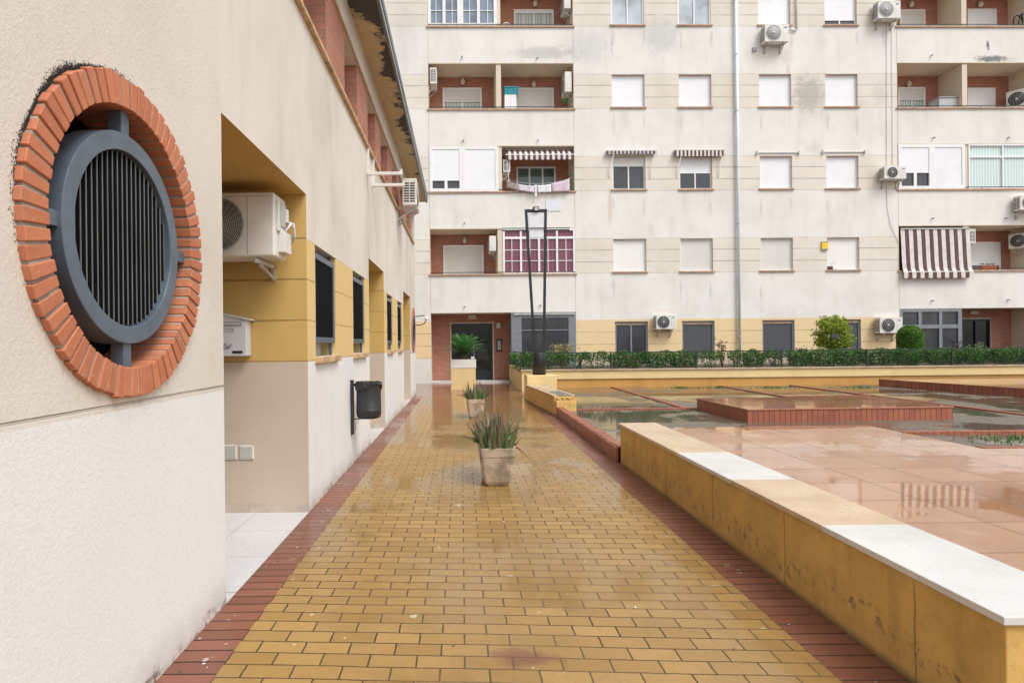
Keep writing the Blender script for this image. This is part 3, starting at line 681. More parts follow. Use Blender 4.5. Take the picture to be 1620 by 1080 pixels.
# ------------------------------------------------------------------ air conditioners
def ac(name,label,loc,rz,w=.80,h=.56,d=.30,side=True,gap=.06,fan='dark',valve=False,legs=True,fx=-.14,group='outdoor air conditioner units',logo=True,detail=1,drop=.30):
    r=thing(name,label,'air conditioner',loc,rz,group)
    y1=-gap; y0=-gap-d       # back against +y
    b=MB(); b.box(-w/2,w/2,y0,y1,0,h); b.build('casing',M['ac'],r,bevel=.018,seg=3)
    cx=fx*w; cz=h*.5; fr=min(h*.42,w*.31)
    b=MB(); b.lathe((cx,y0-.004,cz),[(fr,0),(fr,.003)],32,0,'y'); b.build('fan_recess',M['grille_dark'] if fan=='dark' else M['ac2'],r)
    b=MB(); nr=int(7 if detail==1 else 15); wr=.0035 if detail==1 else .0026
    for k in range(nr):
        rr=fr*(k+1)/nr; 
        if detail==1 and k not in (2,4,6): continue
        b.ring((cx,y0-.016,cz),'y',rr-wr*(2.2 if k==nr-1 else .7),rr+wr*(2.2 if k==nr-1 else .7),.007,32)
    for k in range(12 if detail==1 else 24):
        a=2*PI*k/(12 if detail==1 else 24); 
        b.bar((cx+math.cos(a)*fr*.16,y0-.013,cz+math.sin(a)*fr*.16),(cx+math.cos(a+(.5 if detail>1 else 0))*fr,y0-.013,cz+math.sin(a+(.5 if detail>1 else 0))*fr),wr,wr)
    b.lathe((cx,y0-.020,cz),[(fr*.17,0),(fr*.17,.008)],16,0,'y')
    b.build('fan_grille',M['wire'] ,r)
    if side:
        b=MB()
        for k in range(8):
            z=h*(.12+.095*k); b.box(-w/2-.003,-w/2+.002,y0+.04,y0+d*.47,z,z+h*.055); b.box(-w/2-.003,-w/2+.002,y0+d*.53,y1-.03,z,z+h*.055)
        b.build('side_vent',M['grille_dark'],r)
    if logo:
        b=MB(); b.box(w*.30,w*.42,y0-.003,y0-.0005,h*.76,h*.84); b.build('badge',M['blue_logo'],r)
    b=MB(); px=w*.25; b.box(px-.004,px+.004,y0-.0025,y0+.001,h*.04,h*.96); b.box(-w/2+.01,w/2-.01,y0-.0025,y0+.001,h*.93,h*.94); b.build('panel_seam',M['ac2'],r)
    if valve:
        b=MB(); b.box(w/2,w/2+.055,y0+.10,y1-.03,h*.09,h*.42,0); b.box(w/2,w/2+.02,y0+.05,y1-.06,h*.42,h*.90,0); b.box(w/2+.02,w/2+.03,y0+.1,y1-.1,h*.5,h*.88,1)
        b.box(w/2+.015,w/2+.045,y1-.12,y1-.06,h*.60,h*.82,0)
        b.build('valve_cover',[M['ac'],M['ac2']],r,bevel=.006)
        b=MB(); b.tube([(w/2+.03,y1-.12,h*.45),(w/2+.07,y1-.10,h*.58),(w/2+.09,y1-.06,h*.52),(w/2+.06,y1-.04,h*.36)],.010); b.tube([(w/2+.03,y1-.10,h*.62),(w/2+.08,y1-.05,h*.60),(w/2+.09,y1-.03,h*.40),(w/2+.05,y1-.0,h*.3)],.007); b.build('hose',M['whitec'],r)
    if legs:
        for s_ in (-1,1):
            b=MB(); x=s_*w*.33
            b.bar((x,0,-.035),(x,y0+.0,-.035),.03,.03); b.bar((x,-.015,-.02),(x,-.015,-drop),.03,.03); b.bar((x,-.02,-drop+.02),(x,y0+.06,-.05),.022,.02)
            b.build('bracket',M['galv'],r)
    return r
AG='outdoor air conditioner units'
def fac(label,x0,x1,y0,y1,d=.30,**kw):       # on the facade, from the pixel box of its front
    u0,z1=fp(x0,y0,-d-.06); u1,_=fp(x1,y0,-d-.06); _,z0=fp(x0,y1,-d-.06)
    return ac('air_conditioner',label,fworld((u0+u1)/2,z0),TH,u1-u0,z1-z0,d,**kw)
fac('white air conditioner with striped round fan under the third upper window',1210,1248,38,66,fan='light')
fac('white air conditioner at the top of the facade beside the corner balcony',1389,1425,1,29,fan='light')
fac('small white air conditioner with pale fan hub left of the teal curtained glazing',1399,1434,263,283,fan='dark')
fac('white air conditioner between the two nearer ground floor windows',1038,1070,498,521,fan='dark')
fac('white air conditioner with dark fan between the round shrub and the corner bay',1392,1428,502,527,fan='dark')
fac('air conditioner cut by the right edge of the picture above the brick balcony',1614,1650,309,332)
def bac(label,px,y0,y1,dd,facing,h=None,w=.72,d=.28,depth=.55):   # on a balcony's side wall; facing +1 looks to +u
    u,z1=fp(px,y0,dd); _,z0=fp(px,y1,dd)
    return ac('air_conditioner',label,fworld(u,z0,dd),TH+(PI/2 if facing>0 else -PI/2),w,z1-z0,d,legs=True,gap=.05,logo=False)
# ------------------------------------------------------------------ block of flats
bldg=thing('apartment_building','five storey block of flats in pale render with beige bands and ochre ground floor','building',fworld(0,0),TH)
def U(px,py=250,d=0.0): return fp(px,py,d)[0]
A0,A1=U(679),U(908.5); B0,B1=U(1420.5),U(1641,240)
C=[(U(969),U(1021)),(U(1075),U(1126.5)),(U(1202),U(1253)),(U(1307),U(1358))]
TOP=17.6; UL,UR=-9.0,B1+9
storeys=ROWS[:4]
holes=[]                                    # u0,u1,z0,z1,depth,kind
for s in storeys:
    holes.append((A0,A1,s,s+1.68,1.15,'bay')); holes.append((B0,B1,s,s+1.68,1.15,'bay'))
    for c in C: holes.append((c[0],c[1],s+.06,s+1.27,.16,'win'))
holes.append((A0,A1,0.0,2.60,1.15,'bay')); holes.append((B0,B1,0.0,2.60,1.15,'bay'))
for c in C: holes.append((c[0]+.03,c[1]+.03,.95,2.22,.16,'win'))
us=sorted(set([UL,UR,A0,A1,B0,B1]+[h[0] for h in holes]+[h[1] for h in holes]))
vs=sorted(set([0,.92,2.30,TOP]+[h[2] for h in holes]+[h[3] for h in holes]+[r for r in ROWS]+[r+1.30 for r in ROWS]))
w=MB()
def fmat(uc,vc):
    if vc<.92: return 3 if uc<A1 else 7
    if vc<2.30: return 2
    if A0<uc<A1 or B0<uc<B1: return 0
    for r in ROWS:
        if r<vc<r+1.30: return 1
    return 0
for i in range(len(us)-1):
    for j in range(len(vs)-1):
        uc,vc=(us[i]+us[i+1])/2,(vs[j]+vs[j+1])/2
        if any(h[0]<uc<h[1] and h[2]<vc<h[3] for h in holes): continue
        w.quad((us[i],0,vs[j]),(us[i+1],0,vs[j]),(us[i+1],0,vs[j+1]),(us[i],0,vs[j+1]),fmat(uc,vc))
for (a,b_,z0,z1,dp,kd) in holes:
    mi=4 if kd=='bay' else 5
    w.quad((a,0,z1),(b_,0,z1),(b_,dp,z1),(a,dp,z1),mi); w.quad((a,0,z0),(a,dp,z0),(b_,dp,z0),(b_,0,z0),mi)
    w.quad((a,0,z0),(a,0,z1),(a,dp,z1),(a,dp,z0),mi if kd=='bay' else 1); w.quad((b_,0,z0),(b_,dp,z0),(b_,dp,z1),(b_,0,z1),mi if kd=='bay' else 1)
    if kd=='win': w.quad((a,dp,z0),(b_,dp,z0),(b_,dp,z1),(a,dp,z1),6)
w.quad((UL,0,0),(UL,0,TOP),(UL,9,TOP),(UL,9,0)); w.quad((UR,0,0),(UR,9,0),(UR,9,TOP),(UR,0,TOP)); w.quad((UL,9,0),(UL,9,TOP),(UR,9,TOP),(UR,9,0))
w.build('wall',[M['f_white'],M['f_beige'],M['f_yellow'],M['f_base'],M['soffit'],M['terr'],M['dark'],M['l_tan']],bldg)
b=MB(); b.box(UL-.15,UR+.15,-.15,9.15,TOP,TOP+.25); b.build('roof',M['terr'],bldg)
# balcony backs in brick, dividers, ledges
DA=(U(786),U(794)); DB=(U(1524),U(1532))
for (z0,z1) in [(s,s+1.68) for s in storeys]+[(0,2.6)]:
    for (a,b_) in ((A0,A1),(B0,B1)):
        q=MB(); q.quad((a,1.15,z0),(b_,1.15,z0),(b_,1.15,z1),(a,1.15,z1)); q.build('brick_wall',M['brick'],bldg)
for s in storeys:
    for D in (DA,DB):
        b=MB(); b.box(D[0],D[1],.02,1.148,s+.001,s+1.679); b.build('balcony_divider',M['soffit'],bldg)
    for (a,b_) in ((A0,A1),(B0,B1)):
        b=MB(); b.box(a-.06,b_+.06,-.05,.10,s-.045,s+.012); b.build('ledge',M['terr'],bldg)
        b=MB(); b.box(a+.01,b_-.01,-.02,-.003,s+.06,s+.085); 
        for k in range(6): x=a+.05+(b_-a-.1)*k/5; b.box(x-.008,x+.008,-.018,-.005,s+.012,s+.06)
        b.build('hand_rail',M['fence'],bldg)
    for a in (A0,B0):   # ornamental edge at the foot of the opening above
        b=MB(); b.box(a,a+(A1-A0 if a==A0 else B1-B0),-.012,.0-.0005,s+1.68,s+1.72); b.build('lintel_trim',M['soffit'],bldg)
def win(u0,u1,z0,z1,y,frame,panes=2,pane='g_dark',sh=0.0,shm='sh_white',fw=.045,mun=None,sill=False,y_t=.05,side=None,transom=0):
    """window in the plane y: frame > pane, shutter, sill"""
    b=MB(); 
    b.box(u0,u0+fw,y-y_t,y,z0,z1); b.box(u1-fw,u1,y-y_t,y,z0,z1); b.box(u0+fw,u1-fw,y-y_t,y,z1-fw,z1); b.box(u0+fw,u1-fw,y-y_t,y,z0,z0+fw)
    zs=z1-fw-(z1-z0-2*fw)*sh
    if sh<.97:
        for k in range(1,panes):
            x=u0+(u1-u0)*k/panes; b.box(x-fw*.5,x+fw*.5,y-y_t*.9,y,z0+fw,zs)
        if transom: zz=z0+(z1-z0)*transom; b.box(u0+fw,u1-fw,y-y_t*.85,y,zz-fw*.6,zz+fw*.6)
        if mun:
            nx,nz=mun; zt_=(z0+(z1-z0)*transom-fw*.6) if transom else zs; zb_=z0+fw
            for k in range(panes):
                xa=u0+(u1-u0)*k/panes; xb=u0+(u1-u0)*(k+1)/panes
                for i in range(1,nx): x=xa+(xb-xa)*i/nx; b.box(x-.012,x+.012,y-y_t*.6,y,zb_,zt_)
            for i in range(1,nz): z=zb_+(zt_-zb_)*i/nz; b.box(u0+fw,u1-fw,y-y_t*.55,y,z-.012,z+.012)
    f=b.build('window',M[frame],bldg)
    if sh<.97:
        q=MB(); q.quad((u0+fw,y-.012,z0+fw),(u1-fw,y-.012,z0+fw),(u1-fw,y-.012,zs),(u0+fw,y-.012,zs)); q.build('pane',M[pane],f)
    if sh>0:
        q=MB(); q.box(u0+fw,u1-fw,y-y_t*.72,y-.014,zs,z1-fw); q.box(u0+fw,u1-fw,y-y_t*.85,y-.014,zs,zs+.03); q.build('shutter',M[shm],f)
    if sill:
        q=MB(); q.box(u0-.06,u1+.06,-.055,y-.0,z0-.055,z0-.001); q.build('sill',M['terr'],f)
    return f
# four columns of ordinary windows, bottom storey of the list first
spec={ (0,0):dict(sh=1,shm='sh_pale'),(0,1):dict(sh=1,shm='sh_cream'),(0,2):dict(sh=1,shm='sh_cream'),(0,3):dict(sh=1,shm='sh_pale'),
 (1,0):dict(sh=.26,shm='sh_cream',frame='frame_w',pane='g_dark'),(1,1):dict(sh=.50,shm='sh_white',pane='g_dark'),(1,2):dict(sh=1),(1,3):dict(sh=1),
 (2,0):dict(sh=1),(2,1):dict(sh=1),(2,2):dict(sh=1),(2,3):dict(sh=1),
 (3,0):dict(sh=0,pane='g_light'),(3,1):dict(sh=0,pane='g_light'),(3,2):dict(sh=1),(3,3):dict(sh=.86,pane='g_dark')}
for (i,j),d in spec.items():
    s=storeys[i]; dd=dict(frame='frame_w'); dd.update(d)
    win(C[j][0]+.004,C[j][1]-.004,s+.062,s+1.268,.13 if i<3 or j>1 else .08,dd.pop('frame'),2,dd.pop('pane','g_dark'),sill=True,**dd)
for j in range(4):
    win(C[j][0]+.034,C[j][1]+.026,.952,2.218,.10,'frame_g',2 if j==0 else 1,'g_dark' if j==0 else 'screen',fw=.06,sill=True)
    b=MB(); b.box(C[j][0]+.034,C[j][1]+.026,.06,.155,2.09,2.217); b.build('shutter_box',M['terr'],bldg)
YB=1.148
def bwin(x0,x1,y0,y1,**kw):        # window in a balcony's back wall, from its pixels
    u0,z1=fp(x0,y0,1.1); u1,_=fp(x1,y0,1.1); _,z0=fp(x0,y1,1.1)
    return win(u0,u1,z0,z1,YB,kw.pop('frame','frame_w'),kw.pop('panes',2),fw=.06,**kw)
S=storeys
def lo(s): return 560           # bottoms run below the ledge
bwin(813,876,15,70,pane='c_white',sh=.08,mun=(2,1)); bwin(700,762,139,205,pane='c_white',sh=.34,shm='sh_cream'); bwin(815,876,139,205,sh=1,shm='sh_cream')
bwin(817,879,264,335,pane='g_green',panes=3); bwin(701,765,388,465,sh=1,shm='sh_cream')
bwin(1424,1464,15,70,sh=1,shm='sh_cream'); bwin(1531,1577,14,70,sh=.62,shm='sh_white',pane='g_dark')
bwin(1421,1464,138,205,sh=.30,shm='sh_cream',pane='c_white'); bwin(1531,1575,139,205,sh=.80,shm='sh_white',pane='g_dark')
bwin(1505,1583,383,465,sh=.45,shm='sh_white',pane='g_dark',panes=3)
# glazed-in balconies (their frames stand at the edge)
zr=lambda s:(s+.012,s+1.678)
def glaz(x0,x1,s,**kw):
    a,b_=x0,x1; return win(a,b_,s+.013,s+1.678,kw.pop('y',.06),kw.pop('frame','frame_w'),kw.pop('panes',2),y_t=.07,**kw)
mid=(A0+DA[0])/2
glaz(A0+.005,mid-.05,S[3],panes=2,pane='g_blue',mun=(2,3),fw=.11); glaz(mid-.048,DA[0]+.05,S[3],panes=2,pane='g_blue',mun=(2,3),fw=.11)
glaz(A0+.005,mid-.03,S[1],panes=2,pane='g_dark',sh=.80,fw=.11,y=.04); glaz(mid-.028,DA[0]+.05,S[1],panes=1,sh=1,fw=.11,y=.04)
glaz(DA[1]+.002,A1-.005,S[0],panes=4,pane='c_purple',mun=(2,3),transom=.80,fw=.07)
midb=(B0+DB[0])/2
glaz(B0+.005,midb+.03,S[1],panes=2,pane='g_dark',sh=.66,fw=.11,y=.04); glaz(midb+.032,DB[0]+.04,S[1],panes=1,sh=1,fw=.11,y=.04)
glaz(DB[1]-.0,B1-.005,S[1],panes=2,pane='c_teal',transom=.72,fw=.05)
# ground floor glazing in grey metal
u0=U(809,520); b=MB(); b.box(A1-.25-0,A1-.003,.0,.06,.0,2.597); b.box(u0,u0+.35,.0,.06,0,2.597); b.box(u0+.35,A1-.25,.0,.06,2.42,2.597); b.box(u0,u0+.06,.06,1.148,0,2.597); b.build('glazed_screen',M['frame_g'],bldg)
ps=win(u0+.352,A1-.252,.0,2.418,.05,'frame_g',1,'g_dark',fw=.03,transom=.80)
b=MB(); b.box(u0+.1,A1-.05,-.05,-.001,2.50,2.56); b.build('awning_case',M['galv'],bldg)
uB=U(1521,520); win(B0+.005,uB,.0,2.597,.06,'frame_g',3,'g_dark',fw=.12,transom=.74,y_t=.06)
b=MB(); b.box(uB+.001,uB+.08,.061,1.148,0,2.597); b.build('glazed_screen',M['frame_g'],bldg)
# entrances
def door(x0,x1,y0,u_off=0,split=.5):
    ua,z1=fp(x0,y0,1.1); ub,_=fp(x1,y0,1.1)
    b=MB(); b.box(ua-.05,ua,YB-.04,YB,0,z1+.05); b.box(ub,ub+.05,YB-.04,YB,0,z1+.05); b.box(ua,ub,YB-.04,YB,z1,z1+.05); f=b.build('entrance_surround',M['soffit'],bldg)
    b=MB(); b.quad((ua,YB-.008,0),(ub,YB-.008,0),(ub,YB-.008,z1),(ua,YB-.008,z1)); b.build('pane',M['g_room'],f)
    b=MB(); fw=.06; m_=ua+(ub-ua)*split
    for x in (ua,m_-fw/2,ub-fw): b.box(x,x+fw,YB-.07,YB-.01,0,z1)
    b.box(ua+fw,m_-fw/2,YB-.065,YB-.01,z1-.08,z1); b.box(m_+fw/2,ub-fw,YB-.065,YB-.01,z1-.08,z1); b.box(m_+fw/2,ub-fw,YB-.06,YB-.01,0,.42); b.box(ua+fw,m_-fw/2,YB-.06,YB-.01,0,.42)
    d=b.build('door',M['black_metal'],bldg)
    MB().bar((m_+.07,YB-.10,.9),(m_+.07,YB-.10,1.35),.02,.02).build('handle',M['galv'],d)
door(714,779,512); door(1521,1566,505)
b=MB(); b.box(A0+.002,U(806,560),-.02,1.10,.001,.05); b.build('threshold',M['cop_w'],bldg)
def fbox(x0,x1,y0,y1,dd,th,name,mat,parent=bldg,bev=0):
    u0,z1=fp(x0,y0,dd); u1,_=fp(x1,y0,dd); _,z0=fp(x0,y1,dd); b=MB(); b.box(u0,u1,dd-th,dd,z0,z1); return b.build(name,M[mat],parent,bevel=bev)
def fbox_top(x0,x1,y0,y1,dd,th,name,mat,label,cat,bev=0,mat2=None,group=None):
    u0,z1=fp(x0,y0,dd); u1,_=fp(x1,y0,dd); _,z0=fp(x0,y1,dd)
    r=fthing(name,label,cat,(u0+u1)/2,z0,dd,group); hw=(u1-u0)/2; b=MB(); b.box(-hw,hw,-th,0,0,z1-z0); b.build('casing',M[mat],r,bevel=bev); return r,hw,z1-z0,th
# keypad, lights, small fittings
r,hw,hh,th=fbox_top(785,794,536,556,1.14,.04,'intercom','black','black framed door entry panel on the brick beside the entrance','intercom',.006)
b=MB(); b.box(-hw*.55,hw*.55,-th-.006,-th,hh*.15,hh*.85); b.build('button_panel',M['ac2'],r)
r,hw,hh,th=fbox_top(785.5,791.5,511,519,1.14,.05,'junction_box','slate','small pale box on the brick above the door entry panel','junction box',.006)
r,hw,hh,th=fbox_top(741,753,498,505,1.14,.13,'wall_light','lampw','boxy wall light above the entrance door','wall light',.01)
b=MB(); b.box(-hw-.02,hw+.02,-th-.02,0,hh,hh+.03); b.build('cover',M['black'],r)
r,hw,hh,th=fbox_top(1533,1546,492,497,1.14,.08,'exit_light','lampw','small flat light above the far right doorway','wall light',.005)
def lantern(px,py,label):
    u,z=fp(px,py,1.1); r=fthing('wall_lantern',label,'wall lantern',u,z,1.145,'lanterns on the balcony brick')
    b=MB(); b.lathe((0,-.12,-.10),[(.03,0),(.07,.02),(.09,.14),(.04,.20),(.01,.26)],10); b.build('shade',M['lampw'],r)
    b=MB(); b.bar((0,0,.12),(0,-.12,.16),.02,.02); b.box(-.04,.04,-.02,0,.04,.18); b.build('arm',M['copperish'],r)
for px,py,l in [(846,8,'top balcony above the sliding window'),(732,131,'balcony above the half open shutter'),(844,135,'balcony right of the teal crate'),(735,381,'balcony next to the plum curtains'),(1440,9,'top right balcony left of the divider'),(1549,9,'top right balcony right of the divider'),(1436,134,'right balcony above the half lowered shutter')]:
    lantern(px,py,'small lantern on the brick of the '+l)
# spouts
b0=[(731,90),(850,92),(733,222),(851,222),(735,352),(735,484),(855,482),(1473,88),(1476,218),(1594,218),(1475,345),(1590,345),(1474,475),(1594,474)]
for px,py in b0:
    u,z=fp(px,py); b=MB(); b.tube([(u,.02,z),(u,-.10,z-.02)],.024,8); b.build('drain_spout',M['mark'],bldg)
# vertical joints of the bays
for a in (A0,A1,B0):
    b=MB(); b.box(a-.006,a+.006,-.003,-.0005,2.62,TOP-1); b.build('joint',M['terr'],bldg)
# air conditioners in balconies
def balac(label,px,y0,y1,uwall,facing,dd=.62,w=.72):
    _,z1=fp(px,y0,.2); _,z0=fp(px,y1,.2)
    ac('air_conditioner',label,fworld(uwall,z0,dd),TH+(PI/2 if facing>0 else -PI/2),w,z1-z0,.26,gap=.05,logo=False)
balac('air conditioner high on the left wall of the balcony with the half open shutter',684,109,135,A0,1,.42)
balac('air conditioner on the right wall of the balcony with the teal box',893,116,148,A1,-1,.42)
balac('air conditioner on the right wall of the top balcony with the fan',893,-5,17,A1,-1,.42)
balac('air conditioner in the balcony with hanging laundry',810,254,274,DA[1],1,.42)
balac('air conditioner beside the plum curtained glazing',780,374,398,DA[0],-1,.42)
balac('narrow air conditioner hanging at the right of the big striped awning',1541,363,386,DB[1],1,.42)
# two larger ones at the far right
u,z=fp(1590,170,.3); ac('air_conditioner','large air conditioner on the right end of the upper corner balcony',fworld(B1,z,.55),TH-PI/2+R(38),.85,.70,.32,gap=.10,legs=False,logo=False)
u,z=fp(1590,392,.3); ac('air_conditioner','air conditioner on the right of the brick balcony with the orange flower box',fworld(B1,z,.50),TH-PI/2+R(30),.80,.56,.30,gap=.10,logo=False)
# standing fan, teal box, white cabinet, pot, trunk, bicycle wheel
u,z=fp(801,40,.7); r=fthing('round_fan','round white fan on the top balcony beside the divider','fan',u,S[3]+.01,.7)
b=MB(); b.ring((0,-.02,.36),'y',.13,.15,.04,24); b.ring((0,-.01,.36),'y',.06,.07,.02,20); 
for k in range(10): b.bar((0,0,.36),(math.cos(k*PI/5)*.14,0,.36+math.sin(k*PI/5)*.14),.008,.008)
b.build('guard',M['frame_w'],r); b=MB(); b.bar((0,0,0),(0,0,.22),.03,.03); b.box(-.1,.1,-.08,.08,0,.03); b.build('stand',M['frame_w'],r)
u0,_=fp(797,150,.35); u1,_=fp(814,150,.35)
_,zt1=fp(805,151,.35)
r=fthing('storage_cabinet','plain white cabinet standing against the balcony divider','cabinet',(u0+u1)/2+.04,S[2]+.001,.45); b=MB(); b.box(-.22,.22,-.18,.18,0,zt1-S[2]); b.build('body',M['frame_w'],r,bevel=.01); b=MB(); b.box(-.004,.004,-.186,-.18,.03,zt1-S[2]-.03); b.build('door_seam',M['ac2'],r)
cr=fthing('crate','ribbed teal plastic crate on top of the white balcony cabinet','crate',(u0+u1)/2+.07,zt1+.001,.45)
b=MB(); b.box(-.26,.26,-.19,.19,0,.27)
for k in range(9): b.box(-.25+k*.0605,-.235+k*.0605,-.205,-.19,.02,.24)
b.box(-.28,.28,-.21,.21,.25,.29); b.build('body',M['teal'],cr,bevel=.006)
u,z=fp(898,163,.25); r=fthing('hanging_pot','small green pot under the balcony air conditioner','plant pot',u-.08,z,.35); b=MB(); b.lathe((0,0,0),[(.07,0),(.11,.16),(.115,.18),(.1,.18)],14); b.build('pot',M['greenp'],r)
b=MB(); b.bar((0,.0,.17),(0,.02,.40),.008,.008); b.build('hook',M['galv'],r)
r=fthing('storage_box','pale grey lidded storage box on the upper right balcony','box',U(1494,165,.4),S[2]+.001,.45)
b=MB(); b.box(-.36,.36,-.25,.25,0,.46); b.build('body',M['ac2'],r,bevel=.01); b=MB(); b.box(-.39,.39,-.28,.28,.46,.50); b.build('lid',M['mark'],r,bevel=.008)
r=fthing('bicycle','bicycle leaning at the right end of the top balcony','bicycle',U(1612,30,.5),S[3]+.33,.45)
for sx in (-.1,.62):
    b=MB(); b.M=Matrix.Rotation(R(20),4,'Z'); b.ring((sx,0,0),'y',.29,.32,.03,28)
    for k in range(8): b.bar((sx,.015,0),(sx+.3*math.cos(k*PI/4),.015,.3*math.sin(k*PI/4)),.005,.005)
    b.build('wheel',M['black'],r)
b=MB(); b.M=Matrix.Rotation(R(20),4,'Z'); b.tube([(-.1,.015,0),(.1,.015,.42),(.48,.015,.45),(.62,.015,0)],.018); b.tube([(.1,.015,.42),(.26,.015,0),(.48,.015,.45)],.018); b.build('frame',M['black'],r)
r=fthing('flower_box','orange flower box on the ledge of the brick balcony','flower box',U(1566,430),S[0]+.013,.02)
b=MB(); b.box(-.28,.28,-.02,.16,0,.15); b.box(-.30,.30,-.04,.18,.13,.16); b.build('box',M['orangep'],r,bevel=.008)
b=MB()
for k in range(90): leafquad(b,Vector((random.uniform(-.26,.26),random.uniform(0,.14),random.uniform(.15,.27))),.05)
b.build('foliage',M['hedge'],r)
b=MB()
r=fthing('balcony_plant','green trailing plant hanging on the right side wall of the balcony with laundry','plant',U(902,285,.2)+.02,S[1]+.55,.2)
for k in range(120): leafquad(b,Vector((random.gauss(0,.04),random.gauss(0,.05),random.uniform(-.35,.22))),.05)
b.build('foliage',M['palegreen'],r)
# laundry
def cloth(name,label,x0,x1,yt0,yt1,yb0,yb1,mat,dd=-.12,nx=10,nz=6,amp=.03):
    u0,za=fp(x0,yt0,dd); u1,zb=fp(x1,yt1,dd); _,zc=fp(x0,yb0,dd); _,zd=fp(x1,yb1,dd)
    b=MB(); vs_=[];fs=[]
    for i in range(nx+1):
        t_=i/nx
        for j in range(nz+1):
            q=j/nz; z=(za+(zb-za)*t_-.02*math.sin(PI*t_))*(1-q)+(zc+(zd-zc)*t_)*q
            vs_.append((u0+(u1-u0)*t_-(u0+u1)/2,amp*q*math.sin(t_*11+q*2)+amp*.3*math.sin(t_*25),z-za))
    for i in range(nx):
        for j in range(nz): a=i*(nz+1)+j; fs.append((a,a+1,a+nz+2,a+nz+1))
    b.add(vs_,fs,0,True)
    o=b.build(name,M[mat],None,loc=fworld((u0+u1)/2,za,dd)); o.rotation_euler=(0,0,TH)
    s_=o.modifiers.new('s','SOLIDIFY'); s_.thickness=.006
    tag(o,label,'laundry','washing on the balcony line')
cloth('hanging_shorts','taupe grey garment hanging at the left end of the washing line',801,819,285,291,297,301,'taupe')
cloth('hanging_sheet','pale lilac cloth in the middle left of the washing line',819.5,845,291,294,301,305,'lilac')
cloth('hanging_towel','small white cloth hanging lowest in the middle of the washing line',845.5,849,292,292,313,313,'whitec',nx=3,amp=.01)
cloth('hanging_shirt','white patterned shirt right of the middle of the washing line',850,872,293,291,305,304,'whitec')
cloth('hanging_dress','pink folded garment at the right end of the washing line',873,901,290,283,304,303,'pinkc')
u0,z0=fp(797,283,-.12); u1,z1=fp(903,282,-.12); um,zm=fp(850,291.5,-.12)
r=fthing('washing_line','thin washing line sagging across the balcony front','washing line',u0,z0,-.12)
b=MB(); b.tube([((u1-u0)*k/10,0,(z1-z0)*k/10-(z0-zm)*4*(k/10)*(1-k/10)+.01) for k in range(11)],.005,5); b.build('cord',M['whitec'],r)
b=MB(); b.bar((0,.13,0),(0,-.01,0),.02,.02); b.bar((u1-u0,.13,z1-z0),(u1-u0,-.01,z1-z0),.02,.02); b.build('bracket',M['galv'],r)
# awnings
def strip_awning(name,label,x0,x1,prof,n,val,first=0,scal=True):
    """prof: list of (y_px, d) from the top; striped cloth; val = (y0,y1) of the valance"""
    r=fthing(name,label,'awning',U(x0,(prof[0][0])),0,0)
    ub=U(x0,prof[0][0]); W=U(x1,prof[0][0])-ub
    b=MB(); pts=[]
    for py,d in prof: pts.append((d,fp((x0+x1)/2,py,d)[1]))
    for k in range(n):
        a,c=W*k/n,W*(k+1)/n
        for j in range(len(pts)-1):
            b.quad((a,pts[j+1][0],pts[j+1][1]),(c,pts[j+1][0],pts[j+1][1]),(c,pts[j][0],pts[j][1]),(a,pts[j][0],pts[j][1]),(k+first)%2)
    o=b.build('cloth',[M['brown_stripe'],M['cream_stripe']],r); o.modifiers.new('s','SOLIDIFY').thickness=.004
    d=pts[-1][0]; b=MB(); zt_=pts[-1][1]; _,zb_=fp((x0+x1)/2,val,d)
    for k in range(n):
        a,c=W*k/n,W*(k+1)/n; m_=(a+c)/2
        b.add([(a,d-.012,zt_),(c,d-.012,zt_),(c,d-.012,zb_+.03),(m_,d-.012,zb_-.012),(a,d-.012,zb_+.03)],[(0,4,3,2,1)],(k+first)%2)
    o=b.build('valance',[M['brown_stripe'],M['cream_stripe']],r); o.modifiers.new('s','SOLIDIFY').thickness=.004
    b=MB(); b.bar((-.02,d,zt_+.01),(W+.02,d,zt_+.01),.03,.03); b.build('front_bar',M['frame_w'],r)
    b=MB(); b.bar((0,pts[0][0],pts[0][1]+.02),(W,pts[0][0],pts[0][1]+.02),.05,.05); b.build('roller',M['galv'],r)
    return r,W,pts,zt_,d
strip_awning('striped_awning','big brown and cream striped awning drawn down over the corner balcony',1424,1533,[(362.5,-.02),(375,-.04),(392,-.06),(410,-.08),(424,-.11),(430,-.17)],17,440,1)
r,W,pts,zt_,d=strip_awning('striped_awning','short brown and cream striped awning above the balcony with laundry',800,907.5,[(237.5,.25),(241,.05),(245,-.03)],25,253)
b=MB(); b.bar((.03,.0,zt_-.02),(.13,.02,zt_-1.15),.02,.02); b.bar((.03,.0,zt_),(.03,.3,zt_-.1),.02,.02); b.build('arm',M['frame_w'],r)
